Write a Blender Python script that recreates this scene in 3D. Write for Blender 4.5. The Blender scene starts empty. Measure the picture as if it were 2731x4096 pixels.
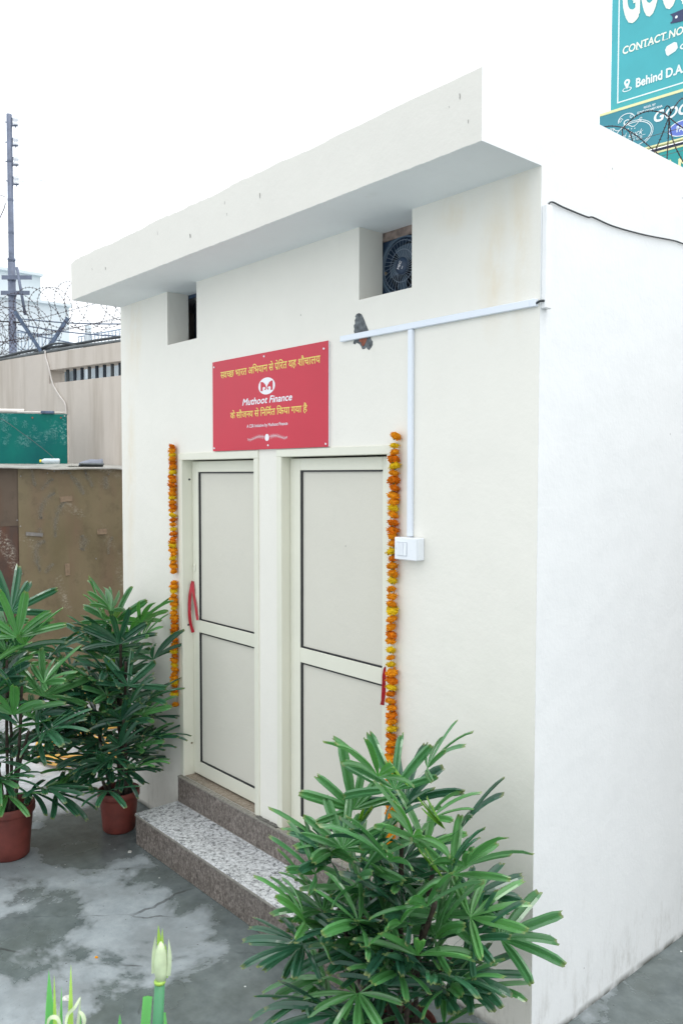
import bpy, bmesh, math, random
from mathutils import Vector, Matrix, Euler
from math import sin, cos, pi, radians, atan2, sqrt
S = bpy.context.scene
COL = S.collection
PI = pi

# ------------------------------------------------------------------ camera
CAMLOC = Vector((1.8722, -2.6289, 2.2710))
YAW, PITCH, ROLL = -0.85332, -0.044535, 0.00121
Fv = Vector((sin(YAW)*cos(PITCH), cos(YAW)*cos(PITCH), sin(PITCH)))
Rv = Vector((cos(YAW), -sin(YAW), 0))
Uv = Rv.cross(Fv)
R2 = Rv*cos(ROLL) + Uv*sin(ROLL)
U2 = Uv*cos(ROLL) - Rv*sin(ROLL)
cam = bpy.data.cameras.new('camera')
camo = bpy.data.objects.new('camera', cam); COL.objects.link(camo)
camo.matrix_world = Matrix(((R2.x, U2.x, -Fv.x, CAMLOC.x), (R2.y, U2.y, -Fv.y, CAMLOC.y), (R2.z, U2.z, -Fv.z, CAMLOC.z), (0, 0, 0, 1)))
cam.sensor_fit = 'VERTICAL'; cam.sensor_height = 36; cam.sensor_width = 24
cam.lens = 3278.4/4096*36
cam.clip_start = 0.05; cam.clip_end = 500
cam.dof.use_dof = True; cam.dof.focus_distance = 4.4; cam.dof.aperture_fstop = 8.0
S.camera = camo

# ------------------------------------------------------------------ world, sun, exposure
SUN_EL, SUN_AZ = radians(74), radians(75)      # azimuth clockwise from +Y
W = bpy.data.worlds.new('World'); S.world = W; W.use_nodes = True
nt = W.node_tree; nt.nodes.clear()
sky = nt.nodes.new('ShaderNodeTexSky'); sky.sky_type = 'NISHITA'; sky.sun_disc = False
sky.sun_elevation = SUN_EL; sky.sun_rotation = SUN_AZ
sky.air_density = 1.0; sky.dust_density = 6.0; sky.ozone_density = 1.0
hs = nt.nodes.new('ShaderNodeHueSaturation'); hs.inputs['Saturation'].default_value = 0.30
bg = nt.nodes.new('ShaderNodeBackground'); bg.inputs['Strength'].default_value = 0.15
wo = nt.nodes.new('ShaderNodeOutputWorld')
nt.links.new(sky.outputs[0], hs.inputs['Color']); mxw = nt.nodes.new('ShaderNodeMix'); mxw.data_type = 'RGBA'; mxw.inputs[0].default_value = 0.70     # thin bright overcast veil over the clear sky
mxw.inputs[7].default_value = (6.55, 6.85, 7.05, 1)
nt.links.new(hs.outputs[0], mxw.inputs[6]); nt.links.new(mxw.outputs[2], bg.inputs['Color']); nt.links.new(bg.outputs[0], wo.inputs['Surface'])
sl = bpy.data.lights.new('sun', 'SUN'); sl.energy = 0.6; sl.angle = radians(25); sl.color = (1.0, 0.995, 0.985)
so = bpy.data.objects.new('sun', sl); COL.objects.link(so)
sd = Vector((sin(SUN_AZ)*cos(SUN_EL), cos(SUN_AZ)*cos(SUN_EL), sin(SUN_EL)))
so.rotation_euler = sd.to_track_quat('Z', 'Y').to_euler(); so.location = (5, 3, 8)
S.view_settings.view_transform = 'Standard'; S.view_settings.look = 'None'
S.view_settings.exposure = 0.88; S.view_settings.gamma = 1.0
S.view_settings.use_curve_mapping = False
S.render.engine = 'CYCLES'

# ------------------------------------------------------------------ material helpers
class NT:
    def __init__(self, name):
        self.m = bpy.data.materials.new(name); self.m.use_nodes = True
        self.t = self.m.node_tree; self.b = self.t.nodes['Principled BSDF']
        self.pos = self.t.nodes.new('ShaderNodeNewGeometry').outputs['Position']
    def n(self, typ, **kw):
        nd = self.t.nodes.new(typ)
        for k, v in kw.items(): setattr(nd, k, v)
        return nd
    def L(self, a, b): self.t.links.new(a, b)
    def mapv(self, src, scale=(1, 1, 1), loc=(0, 0, 0), rot=(0, 0, 0)):
        m = self.n('ShaderNodeMapping'); m.inputs['Scale'].default_value = scale; m.inputs['Location'].default_value = loc; m.inputs['Rotation'].default_value = rot
        self.L(src, m.inputs['Vector']); return m.outputs[0]
    def noise(self, src, scale, detail=4, rough=0.55, dist=0.0):
        k = self.n('ShaderNodeTexNoise'); k.inputs['Scale'].default_value = scale; k.inputs['Detail'].default_value = detail
        k.inputs['Roughness'].default_value = rough; k.inputs['Distortion'].default_value = dist
        self.L(src, k.inputs['Vector']); return k.outputs['Fac']
    def vor(self, src, scale, out='Distance', feature='F1'):
        k = self.n('ShaderNodeTexVoronoi'); k.feature = feature; k.inputs['Scale'].default_value = scale
        self.L(src, k.inputs['Vector']); return k.outputs[out]
    def ramp(self, src, stops, interp='LINEAR'):
        r = self.n('ShaderNodeValToRGB'); r.color_ramp.interpolation = interp
        e = r.color_ramp.elements
        while len(e) < len(stops): e.new(0.5)
        for i, (p, c) in enumerate(stops):
            e[i].position = p; e[i].color = c if isinstance(c, tuple) and len(c) == 4 else ((c, c, c, 1) if not isinstance(c, tuple) else c+(1,))
        self.L(src, r.inputs['Fac']); return r.outputs['Color']
    def rng(self, src, a, b, c=0.0, d=1.0):
        r = self.n('ShaderNodeMapRange'); r.inputs[1].default_value = a; r.inputs[2].default_value = b; r.inputs[3].default_value = c; r.inputs[4].default_value = d
        self.L(src, r.inputs[0]); return r.outputs[0]
    def math(self, op, a, b=None, clamp=False):
        m = self.n('ShaderNodeMath', operation=op, use_clamp=clamp)
        for i, v in enumerate((a, b)):
            if v is None: continue
            if isinstance(v, (int, float)): m.inputs[i].default_value = v
            else: self.L(v, m.inputs[i])
        return m.outputs[0]
    def mix(self, fac, a, b, blend='MIX'):
        m = self.n('ShaderNodeMix', data_type='RGBA', blend_type=blend)
        for s, v in ((m.inputs[0], fac), (m.inputs[6], a), (m.inputs[7], b)):
            if isinstance(v, (int, float)): s.default_value = v
            elif isinstance(v, tuple): s.default_value = v if len(v) == 4 else v+(1,)
            else: self.L(v, s)
        return m.outputs[2]
    def sep(self, src):
        s = self.n('ShaderNodeSeparateXYZ'); self.L(src, s.inputs[0]); return s.outputs
    def bump(self, h, strength=0.2, dist=0.01):
        b = self.n('ShaderNodeBump'); b.inputs['Strength'].default_value = strength; b.inputs['Distance'].default_value = dist
        self.L(h, b.inputs['Height']); self.L(b.outputs[0], self.b.inputs['Normal'])
    def col(self, v):
        if isinstance(v, tuple): self.b.inputs['Base Color'].default_value = v if len(v) == 4 else v+(1,)
        else: self.L(v, self.b.inputs['Base Color'])
    def rough(self, v):
        if isinstance(v, (int, float)): self.b.inputs['Roughness'].default_value = v
        else: self.L(v, self.b.inputs['Roughness'])
    def spec(self, v): self.b.inputs['Specular IOR Level'].default_value = v
    def metal(self, v): self.b.inputs['Metallic'].default_value = v

MATS = {}
def simple(name, c, rough=0.5, metal=0.0, var=0.12, scale=12.0, spec=0.5, bump=0.0):
    if name in MATS: return MATS[name]
    m = NT(name)
    k = m.noise(m.pos, scale, 5)
    c2 = tuple(max(0, x*(1-var*1.6)) for x in c); c1 = tuple(min(1, x*(1+var*0.6)) for x in c)
    m.col(m.ramp(k, [(0.25, c2), (0.7, c1)])); m.rough(rough); m.metal(metal); m.spec(spec)
    if bump: m.bump(k, bump, 0.004)
    MATS[name] = m.m; return m.m

def plaster(name, base, stains=False, dirt=True):
    m = NT(name)
    n1 = m.noise(m.pos, 0.9, 5, 0.6); n2 = m.noise(m.pos, 7, 5, 0.6)
    v = m.mix(m.rng(n1, 0.35, 0.7), tuple(x*0.955 for x in base), base)
    v = m.mix(m.rng(n2, 0.3, 0.75, 0.0, 0.5), v, tuple(min(1, x*1.02) for x in base))
    x, y, z = m.sep(m.pos)[0:3]
    if stains:
        # old damp stains under the roof slab
        def blob(cx, cz, rx, rz):
            a = m.math('DIVIDE', m.math('SUBTRACT', x, cx), rx); b = m.math('DIVIDE', m.math('SUBTRACT', z, cz), rz)
            r = m.math('SQRT', m.math('ADD', m.math('MULTIPLY', a, a), m.math('MULTIPLY', b, b)))
            return m.rng(r, 1.0, 0.1, 0.0, 1.0)
        s = blob(-3.28, 3.25, 0.14, 0.45)
        for q in ((-3.36, 2.3, 0.1, 1.0), (-0.42, 3.36, 0.14, 0.1), (-0.22, 3.12, 0.1, 0.35), (-0.1, 3.2, 0.07, 0.4)):
            s = m.math('MAXIMUM', s, blob(*q))
        st = m.noise(m.mapv(m.pos, (6, 6, 2.2)), 1.0, 6, 0.65)
        s = m.math('MULTIPLY', s, m.rng(st, 0.40, 0.64, 0.0, 0.65))
        v = m.mix(s, v, (0.72, 0.61, 0.43))
    # small dark chips and scuffs
    ch = m.vor(m.mapv(m.pos, (1.0, 1.0, 0.55)), 11.0)
    pick = m.vor(m.mapv(m.pos, (1.0, 1.0, 0.55)), 11.0, 'Color')
    ps = m.sep(pick)[0]
    chip = m.math('MULTIPLY', m.math('LESS_THAN', ch, 0.034), m.math('GREATER_THAN', ps, 0.87))
    v = m.mix(m.math('MULTIPLY', chip, 0.65), v, (0.16, 0.15, 0.14))
    # faint rub marks
    rb = m.noise(m.mapv(m.pos, (9, 9, 3)), 1.0, 6, 0.7)
    v = m.mix(m.rng(rb, 0.62, 0.8, 0.0, 0.16), v, (0.50, 0.49, 0.44))
    if dirt:
        low = m.rng(z, 0.0, 0.42, 1.0, 0.0)
        dn = m.noise(m.mapv(m.pos, (16, 16, 5)), 1.0, 6, 0.75)
        d = m.math('MULTIPLY', low, m.rng(dn, 0.5, 0.75, 0.0, 0.5))
        v = m.mix(d, v, (0.27, 0.25, 0.20))
        base_l = m.math('MULTIPLY', m.rng(z, 0.0, 0.035, 1.0, 0.0), m.rng(n2, 0.35, 0.55, 0.2, 1.0))
        v = m.mix(base_l, v, (0.10, 0.10, 0.085))
    m.col(v); m.rough(0.62); m.spec(0.28)
    b1 = m.noise(m.pos, 3.0, 6, 0.6)
    b2 = m.noise(m.pos, 60, 3, 0.6)
    m.bump(m.math('ADD', m.math('MULTIPLY', b1, 1.0), m.math('MULTIPLY', b2, 0.08)), 0.28, 0.025)
    MATS[name] = m.m; return m.m

WALL = plaster('white_plaster', (0.805, 0.785, 0.72), stains=True)
SIDEP = plaster('sky_tinted_plaster', (0.83, 0.85, 0.855))  # side wall plaster with bluish sky light mixed into its colour
FASCIA = plaster('roof_plaster', (0.705, 0.685, 0.63), dirt=False)

SOFFIT = plaster('bounce_lit_soffit', (0.84, 0.87, 0.88), dirt=False)  # light bounced up from the yard is worked into this paler, bluer colour
def granite(name, stops, scale, rough, stretch=(1, 1, 1), fine=0.0):
    m = NT(name)
    p = m.mapv(m.pos, stretch)
    a = m.noise(p, scale, 7, 0.72, 0.6); b = m.noise(m.mapv(p, (1, 1, 1), (3, 7, 1)), scale*2.3, 3, 0.6)
    k = m.math('ADD', m.math('MULTIPLY', a, 0.68), m.math('MULTIPLY', b, 0.32))
    c = m.ramp(k, stops)
    d = m.noise(m.pos, 3, 4)
    c = m.mix(m.rng(d, 0.4, 0.75, 0, 0.25), c, (0.13, 0.12, 0.11))
    m.col(c); m.rough(rough); m.bump(k, 0.1, 0.002)
    MATS[name] = m.m; return m.m
TREAD = granite('grey_granite', [(0.38, (0.05, 0.053, 0.057)), (0.44, (0.20, 0.21, 0.225)), (0.48, (0.50, 0.52, 0.54)), (0.58, (0.74, 0.76, 0.78))], 42, 0.28)
RISER = granite('brown_granite', [(0.36, (0.03, 0.025, 0.022)), (0.46, (0.12, 0.098, 0.084)), (0.53, (0.205, 0.175, 0.155)), (0.64, (0.37, 0.33, 0.30))], 60, 0.38, (1, 1, 0.7))
SILL = granite('tan_granite', [(0.36, (0.10, 0.07, 0.045)), (0.47, (0.24, 0.19, 0.145)), (0.56, (0.36, 0.30, 0.24)), (0.66, (0.46, 0.41, 0.36))], 65, 0.4)
NOSE = simple('cut_granite_edge', (0.30, 0.285, 0.25), 0.6, var=0.3, scale=50)
GROUT = simple('cement_grout', (0.16, 0.155, 0.14), 0.85, var=0.3, scale=40)

def concrete():
    m = NT('wet_concrete')
    warp = m.noise(m.pos, 2.2, 5, 0.6)
    p = m.mapv(m.pos, (1, 1, 1), (2.35, 0.8, 0))
    a = m.noise(p, 1.25, 7, 0.62, 0.3)
    x, y, z = m.sep(m.pos)[0:3]
    # hand placed bias: wet next to the steps and behind the near pot, drier out in the yard
    near_step = m.rng(y, -0.95, -0.15, 0.0, 0.13)
    far = m.math('ADD', m.rng(x, -3.4, -4.6, 0.0, -0.17), m.rng(y, -2.4, -3.4, 0.0, -0.2))
    a = m.math('ADD', m.math('ADD', a, near_step), far)
    wet = m.rng(a, 0.508, 0.552, 0.0, 1.0)
    soft = m.rng(a, 0.46, 0.58, 0.0, 1.0)
    g = m.noise(m.pos, 9, 7, 0.65); g2 = m.noise(m.pos, 2.0, 5, 0.6); g3 = m.noise(m.pos, 70, 3, 0.6)
    dry = m.mix(m.rng(g, 0.3, 0.7), (0.215, 0.25, 0.268), (0.32, 0.36, 0.378))
    dry = m.mix(m.rng(g3, 0.62, 0.75, 0, 0.5), dry, (0.10, 0.11, 0.11))
    wetc = m.mix(m.rng(g, 0.3, 0.72), (0.082, 0.10, 0.102), (0.16, 0.19, 0.193))
    wetc = m.mix(m.rng(g2, 0.45, 0.7, 0, 0.55), wetc, (0.065, 0.08, 0.065))
    mid = m.rng(m.noise(m.mapv(m.pos, (1, 1, 1), (9, 4, 0)), 2.4, 6, 0.6), 0.46, 0.60)
    dry = m.mix(m.math('MULTIPLY', mid, 0.5), dry, (0.15, 0.17, 0.175))
    c = m.mix(wet, dry, wetc)
    c = m.mix(m.math('MULTIPLY', m.math('SUBTRACT', 1.0, wet), m.rng(soft, 0, 0.6, 0, 0.25)), c, (0.14, 0.15, 0.155))
    # pale crumbs of lime and mortar
    cr = m.vor(m.pos, 14); cp = m.sep(m.vor(m.pos, 14, 'Color'))[0]
    crumb = m.math('MULTIPLY', m.math('LESS_THAN', cr, 0.07), m.math('GREATER_THAN', cp, 0.84))
    c = m.mix(crumb, c, (0.55, 0.57, 0.56))
    cr2 = m.vor(m.mapv(m.pos, (1, 1, 1), (5, 3, 0)), 30); cp2 = m.sep(m.vor(m.mapv(m.pos, (1, 1, 1), (5, 3, 0)), 30, 'Color'))[0]
    spk = m.math('MULTIPLY', m.math('LESS_THAN', cr2, 0.12), m.math('GREATER_THAN', cp2, 0.9))
    c = m.mix(m.math('MULTIPLY', spk, 0.8), c, (0.04, 0.04, 0.04))
    # cracks
    wv = m.n('ShaderNodeVectorMath', operation='ADD'); wn_ = m.n('ShaderNodeTexNoise'); wn_.inputs['Scale'].default_value = 6.0; wn_.inputs['Detail'].default_value = 6; m.L(m.pos, wn_.inputs['Vector'])
    wsc = m.n('ShaderNodeVectorMath', operation='SCALE'); wsc.inputs['Scale'].default_value = 0.12; m.L(wn_.outputs['Color'], wsc.inputs[0]); m.L(m.pos, wv.inputs[0]); m.L(wsc.outputs[0], wv.inputs[1])
    ck = m.vor(m.mapv(wv.outputs[0], (1, 1, 0.0), (0.3, 0.55, 0)), 0.75, 'Distance', 'DISTANCE_TO_EDGE')
    cw = m.noise(m.pos, 1.7, 4)
    crack = m.math('MULTIPLY', m.math('LESS_THAN', ck, 0.0026), m.rng(cw, 0.50, 0.56, 0, 1))
    c = m.mix(m.math('MULTIPLY', crack, 0.6), c, (0.03, 0.03, 0.03))
    # older, paler slab behind the palms, its edge a ragged line
    ex = m.math('ADD', m.math('ADD', x, m.math('MULTIPLY', y, 0.12)), m.rng(warp, 0.3, 0.7, -0.10, 0.10))
    slab = m.rng(ex, -3.50, -3.62, 0.0, 1.0)
    palec = m.mix(m.rng(m.noise(m.pos, 3.2, 6, 0.65), 0.42, 0.62), (0.58, 0.60, 0.63), (0.30, 0.33, 0.34))
    c = m.mix(m.math('MULTIPLY', slab, 0.85), c, palec)
    m.col(c)
    rw = m.rng(g2, 0.4, 0.65, 0.12, 0.34)
    rr = m.n('ShaderNodeMix', data_type='FLOAT'); m.L(wet, rr.inputs[0]); rr.inputs[2].default_value = 0.62; m.L(rw, rr.inputs[3])
    m.rough(rr.outputs[0]); m.spec(0.5)
    h = m.math('SUBTRACT', m.math('ADD', m.math('MULTIPLY', g, 0.6), m.math('MULTIPLY', g3, 0.15)), m.math('MULTIPLY', crack, 1.2))
    bs = m.n('ShaderNodeBump'); bs.inputs['Distance'].default_value = 0.008
    m.L(m.rng(wet, 0, 1, 0.35, 0.12), bs.inputs['Strength']); m.L(h, bs.inputs['Height']); m.L(bs.outputs[0], m.b.inputs['Normal'])
    return m.m
CONC = concrete()

def leaf_mat(name, dark, light, rough=0.33):
    m = NT(name)
    oi = m.n('ShaderNodeObjectInfo')
    k = m.noise(m.pos, 5, 3)
    c = m.mix(oi.outputs['Random'], dark, light)
    c = m.mix(m.rng(k, 0.35, 0.7, 0, 0.45), c, tuple(x*0.6 for x in dark))
    # leaf tips dry and yellow on some leaves
    tip = m.n('ShaderNodeAttribute'); tip.attribute_name = 'along'
    tf = m.rng(tip.outputs['Fac'], 0.93, 1.0, 0.0, 0.7)
    c = m.mix(tf, c, (0.25, 0.26, 0.10))
    c = m.mix(m.rng(tip.outputs['Fac'], 0.25, 0.0, 0.0, 0.35), c, tuple(min(1, x*1.8) for x in light))
    m.col(c); m.rough(rough); m.spec(0.6)
    m.b.inputs['Coat Weight'].default_value = 0.35; m.b.inputs['Coat Roughness'].default_value = 0.18
    tr = m.n('ShaderNodeBsdfTranslucent'); m.L(m.mix(1.0, c, (1.3, 1.6, 0.5), 'MULTIPLY'), tr.inputs['Color'])
    ms = m.n('ShaderNodeMixShader'); ms.inputs[0].default_value = 0.22
    out = m.t.nodes['Material Output']
    m.L(m.b.outputs[0], ms.inputs[1]); m.L(tr.outputs[0], ms.inputs[2]); m.L(ms.outputs[0], out.inputs['Surface'])
    return m.m
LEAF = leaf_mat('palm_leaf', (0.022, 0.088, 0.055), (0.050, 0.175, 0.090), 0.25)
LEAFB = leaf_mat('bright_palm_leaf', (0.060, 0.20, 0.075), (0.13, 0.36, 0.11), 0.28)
YOUNG = leaf_mat('young_palm_leaf', (0.10, 0.27, 0.03), (0.20, 0.38, 0.05), 0.4)
CANE = simple('palm_cane', (0.055, 0.04, 0.03), 0.85, var=0.5, scale=60, bump=0.6)
SOIL = simple('soil', (0.06, 0.05, 0.045), 0.95, var=0.6, scale=50, bump=0.8)
TERRA = simple('terracotta_paint', (0.18, 0.040, 0.030), 0.55, var=0.35, scale=7, bump=0.15)
ALU = simple('cream_powder_coat', (0.74, 0.735, 0.63), 0.38, var=0.03, scale=4)
PANEL = plaster('door_board', (0.66, 0.64, 0.565), dirt=False)
BLACKR = simple('black_rubber', (0.012, 0.014, 0.018), 0.5, var=0.3)
PVC = simple('white_pvc', (0.74, 0.79, 0.86), 0.3, var=0.02, scale=5)
SWITCH = simple('switch_plastic', (0.80, 0.83, 0.87), 0.22, var=0.01)
RIBBON = simple('red_satin', (0.42, 0.008, 0.02), 0.32, var=0.1, scale=30)
STEEL = simple('dull_steel', (0.35, 0.35, 0.34), 0.4, 0.8, var=0.15)
BRASS = simple('screw_head', (0.30, 0.24, 0.16), 0.45, 0.7, var=0.2)
POLE = simple('galvanised_pole', (0.13, 0.155, 0.22), 0.6, 0.0, var=0.25, scale=6)
BLUEANG = simple('blue_angle_iron', (0.085, 0.125, 0.20), 0.6, 0.0, var=0.4, scale=20)
WIRE = simple('rusty_wire', (0.045, 0.028, 0.034), 0.75, 0.2, var=0.4, scale=40)
PORC = simple('porcelain', (0.68, 0.70, 0.74), 0.25, var=0.03)
CABLE = simple('black_cable', (0.022, 0.03, 0.035), 0.5, var=0.2)
GREYCABLE = simple('grey_cable', (0.10, 0.115, 0.12), 0.55, var=0.3)
WCABLE = simple('white_cable', (0.62, 0.58, 0.54), 0.5, var=0.1)
HOSE = simple('yellow_hose', (0.72, 0.42, 0.09), 0.42, var=0.12, scale=9)
NAVY = simple('navy_metal', (0.025, 0.055, 0.11), 0.45, var=0.3, scale=9)
NAVYL = simple('blue_grey_metal', (0.075, 0.12, 0.175), 0.4, var=0.1, scale=9)
GUARD = simple('fan_guard_wire', (0.26, 0.32, 0.40), 0.4, 0.3, var=0.1)
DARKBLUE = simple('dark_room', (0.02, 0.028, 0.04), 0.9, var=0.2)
LINTEL = simple('bare_lintel', (0.30, 0.23, 0.20), 0.85, var=0.5, scale=20, bump=0.4)
CEMENT = simple('bare_cement', (0.14, 0.155, 0.165), 0.95, var=0.45, scale=45, bump=0.8)
BRICKY = simple('exposed_brick', (0.33, 0.11, 0.07), 0.95, var=0.35, scale=45, bump=0.8)
ORANGE = simple('orange_petal', (1.0, 0.40, 0.02), 0.9, var=0.22, scale=60, spec=0.1)
DORANGE = simple('deep_orange_petal', (0.95, 0.28, 0.015), 0.9, var=0.3, scale=60, spec=0.1)
YELLOW = simple('yellow_petal', (1.0, 0.70, 0.03), 0.9, var=0.2, scale=60, spec=0.1)
CALYX = simple('green_calyx', (0.13, 0.19, 0.05), 0.6, var=0.3, scale=50)
THREAD = simple('white_thread', (0.7, 0.7, 0.68), 0.8)
SHOE = simple('grey_rubber_shoe', (0.20, 0.22, 0.27), 0.65, var=0.1, scale=20)
SHOEIN = simple('shoe_lining', (0.05, 0.055, 0.07), 0.9)
BOTTLE = simple('cloudy_plastic', (0.50, 0.58, 0.62), 0.15, var=0.05)
YCAP = simple('yellow_cap', (0.75, 0.60, 0.04), 0.4)
PALEB = plaster('pale_building_paint', (0.57, 0.62, 0.65), dirt=False)
RAILB = simple('balcony_rail_blue', (0.26, 0.33, 0.42), 0.6, var=0.1)
GREENB = simple('pale_green_paint', (0.36, 0.56, 0.50), 0.7)
MAROON = simple('maroon_shutter', (0.20, 0.06, 0.06), 0.6)
SIGNRED = None

def streaky(name, base, streak, amt, rough=0.75, zs=0.5, xs=5.0, bump=0.2):
    m = NT(name)
    a = m.noise(m.mapv(m.pos, (xs, xs, zs)), 1.0, 5, 0.6); b = m.noise(m.pos, 2.2, 6, 0.65)
    c = m.mix(m.rng(a, 0.45, 0.72, 0.0, amt), base, streak)
    c = m.mix(m.rng(b, 0.4, 0.7, 0, 0.35), c, tuple(x*0.8 for x in base))
    m.col(c); m.rough(rough); m.bump(m.noise(m.pos, 25, 5), bump, 0.004)
    MATS[name] = m.m; return m.m
BEIGE = streaky('beige_wall_paint', (0.53, 0.475, 0.42), (0.28, 0.23, 0.175), 0.6)
BEIGEIN = simple('slot_inside', (0.40, 0.36, 0.33), 0.8, var=0.3)

def rusty_sheet(name, a, b, c, seed):
    m = NT(name)
    p = m.mapv(m.pos, (1, 1, 1), (seed, seed*0.7, 0))
    n1 = m.noise(p, 1.6, 6, 0.6, 0.4); n2 = m.noise(m.mapv(p, (3, 3, 0.8)), 1.3, 6, 0.65); n3 = m.noise(p, 5.0, 6, 0.7)
    v = m.mix(m.rng(n1, 0.35, 0.65), a, b)
    v = m.mix(m.rng(n2, 0.48, 0.7, 0, 0.75), v, c)
    v = m.mix(m.rng(n3, 0.52, 0.68, 0, 0.5), v, tuple(x*0.55 for x in a))
    # chalky scrape marks: fine hatching kept inside soft curved bands
    band = m.n('ShaderNodeTexWave', wave_type='RINGS'); band.inputs['Scale'].default_value = 0.55; band.inputs['Distortion'].default_value = 9.0; band.inputs['Detail'].default_value = 1.5; band.inputs['Detail Scale'].default_value = 0.8
    m.L(p, band.inputs['Vector'])
    mask = m.math('MULTIPLY', m.rng(band.outputs['Fac'], 0.90, 0.99), m.rng(m.noise(p, 1.1, 3), 0.50, 0.58))
    fine = m.rng(m.noise(m.mapv(p, (30, 30, 55), (0, 0, 0), (0.5, 0.3, 0.2)), 1.0, 5, 0.8), 0.50, 0.60)
    v = m.mix(m.math('MULTIPLY', mask, m.math('MULTIPLY', fine, 0.75)), v, (0.46, 0.44, 0.38))
    m.col(v); m.rough(m.rng(n3, 0.3, 0.7, 0.3, 0.6)); m.bump(m.noise(p, 4, 5), 0.15, 0.01)
    return m.m
SHEET1 = rusty_sheet('brown_sheet', (0.15, 0.122, 0.068), (0.205, 0.165, 0.10), (0.18, 0.12, 0.08), 1.3)
SHEET2 = rusty_sheet('dark_brown_sheet', (0.10, 0.074, 0.055), (0.125, 0.092, 0.068), (0.12, 0.055, 0.03), 5.1)
SHEET3 = rusty_sheet('dark_rust_sheet', (0.062, 0.042, 0.036), (0.085, 0.056, 0.046), (0.13, 0.052, 0.028), 8.1)
def green_sheet():
    m = NT('green_sheet')
    n1 = m.noise(m.pos, 2.0, 5); n2 = m.noise(m.pos, 3.5, 4)
    c = m.mix(m.rng(n1, 0.3, 0.7), (0.002, 0.095, 0.095), (0.003, 0.16, 0.125))
    fine = m.rng(m.noise(m.mapv(m.pos, (30, 30, 40), (0, 0, 0), (0.4, 0, 0.3)), 1.0, 5, 0.8), 0.52, 0.62)
    z = m.sep(m.pos)[2]
    mk = m.math('MULTIPLY', m.rng(n2, 0.52, 0.6), m.rng(z, 2.55, 2.68))
    c = m.mix(m.math('MULTIPLY', m.math('MULTIPLY', mk, fine), 0.65), c, (0.25, 0.45, 0.44))
    m.col(c); m.rough(0.45); m.spec(0.15)
    return m.m
GREEN = green_sheet()
LIDM = streaky('bent_sheet_top', (0.40, 0.40, 0.38), (0.22, 0.20, 0.14), 0.6, 0.5, 2.0, 2.0)
TAPE = simple('brown_tape', (0.26, 0.19, 0.13), 0.3, var=0.2, scale=30)
GTAPE = simple('grey_tape', (0.22, 0.21, 0.20), 0.35, var=0.2, scale=30)

def glossy_flat(name, c, rough=0.3, var=0.05):
    return simple(name, c, rough, var=var, scale=2)
SIGNRED = glossy_flat('sign_red', (0.56, 0.014, 0.042), 0.38)
SYEL = glossy_flat('sign_yellow', (0.80, 0.62, 0.13), 0.35)
SWHITE = glossy_flat('sign_white', (0.82, 0.82, 0.86), 0.35)
TEAL = glossy_flat('teal_flex', (0.060, 0.42, 0.47), 0.5)
TEAL2 = glossy_flat('deep_teal_flex', (0.045, 0.27, 0.34), 0.5)
TEAL3 = glossy_flat('green_flex', (0.02, 0.34, 0.34), 0.5)
FLEXCREAM = glossy_flat('flex_cream', (0.90, 0.92, 0.80), 0.5)
FLEXWHITE = glossy_flat('flex_white', (0.85, 0.92, 0.92), 0.5)
FLEXYEL = glossy_flat('flex_yellow', (0.85, 0.83, 0.45), 0.5)
FLEXBLUE = glossy_flat('flex_blue', (0.13, 0.20, 0.62), 0.5)
FLEXNAVY = glossy_flat('flex_navy', (0.035, 0.05, 0.13), 0.5)
BULBST = leaf_mat('bulb_stem', (0.06, 0.26, 0.12), (0.08, 0.34, 0.14), 0.45)
BULBLF = leaf_mat('bulb_leaf', (0.12, 0.48, 0.12), (0.20, 0.62, 0.17), 0.45)
BULBYG = leaf_mat('bulb_shoot', (0.36, 0.58, 0.08), (0.45, 0.68, 0.12), 0.45)
BULBWH = simple('bulb_sheath', (0.50, 0.60, 0.38), 0.5, var=0.15, scale=40)

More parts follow.
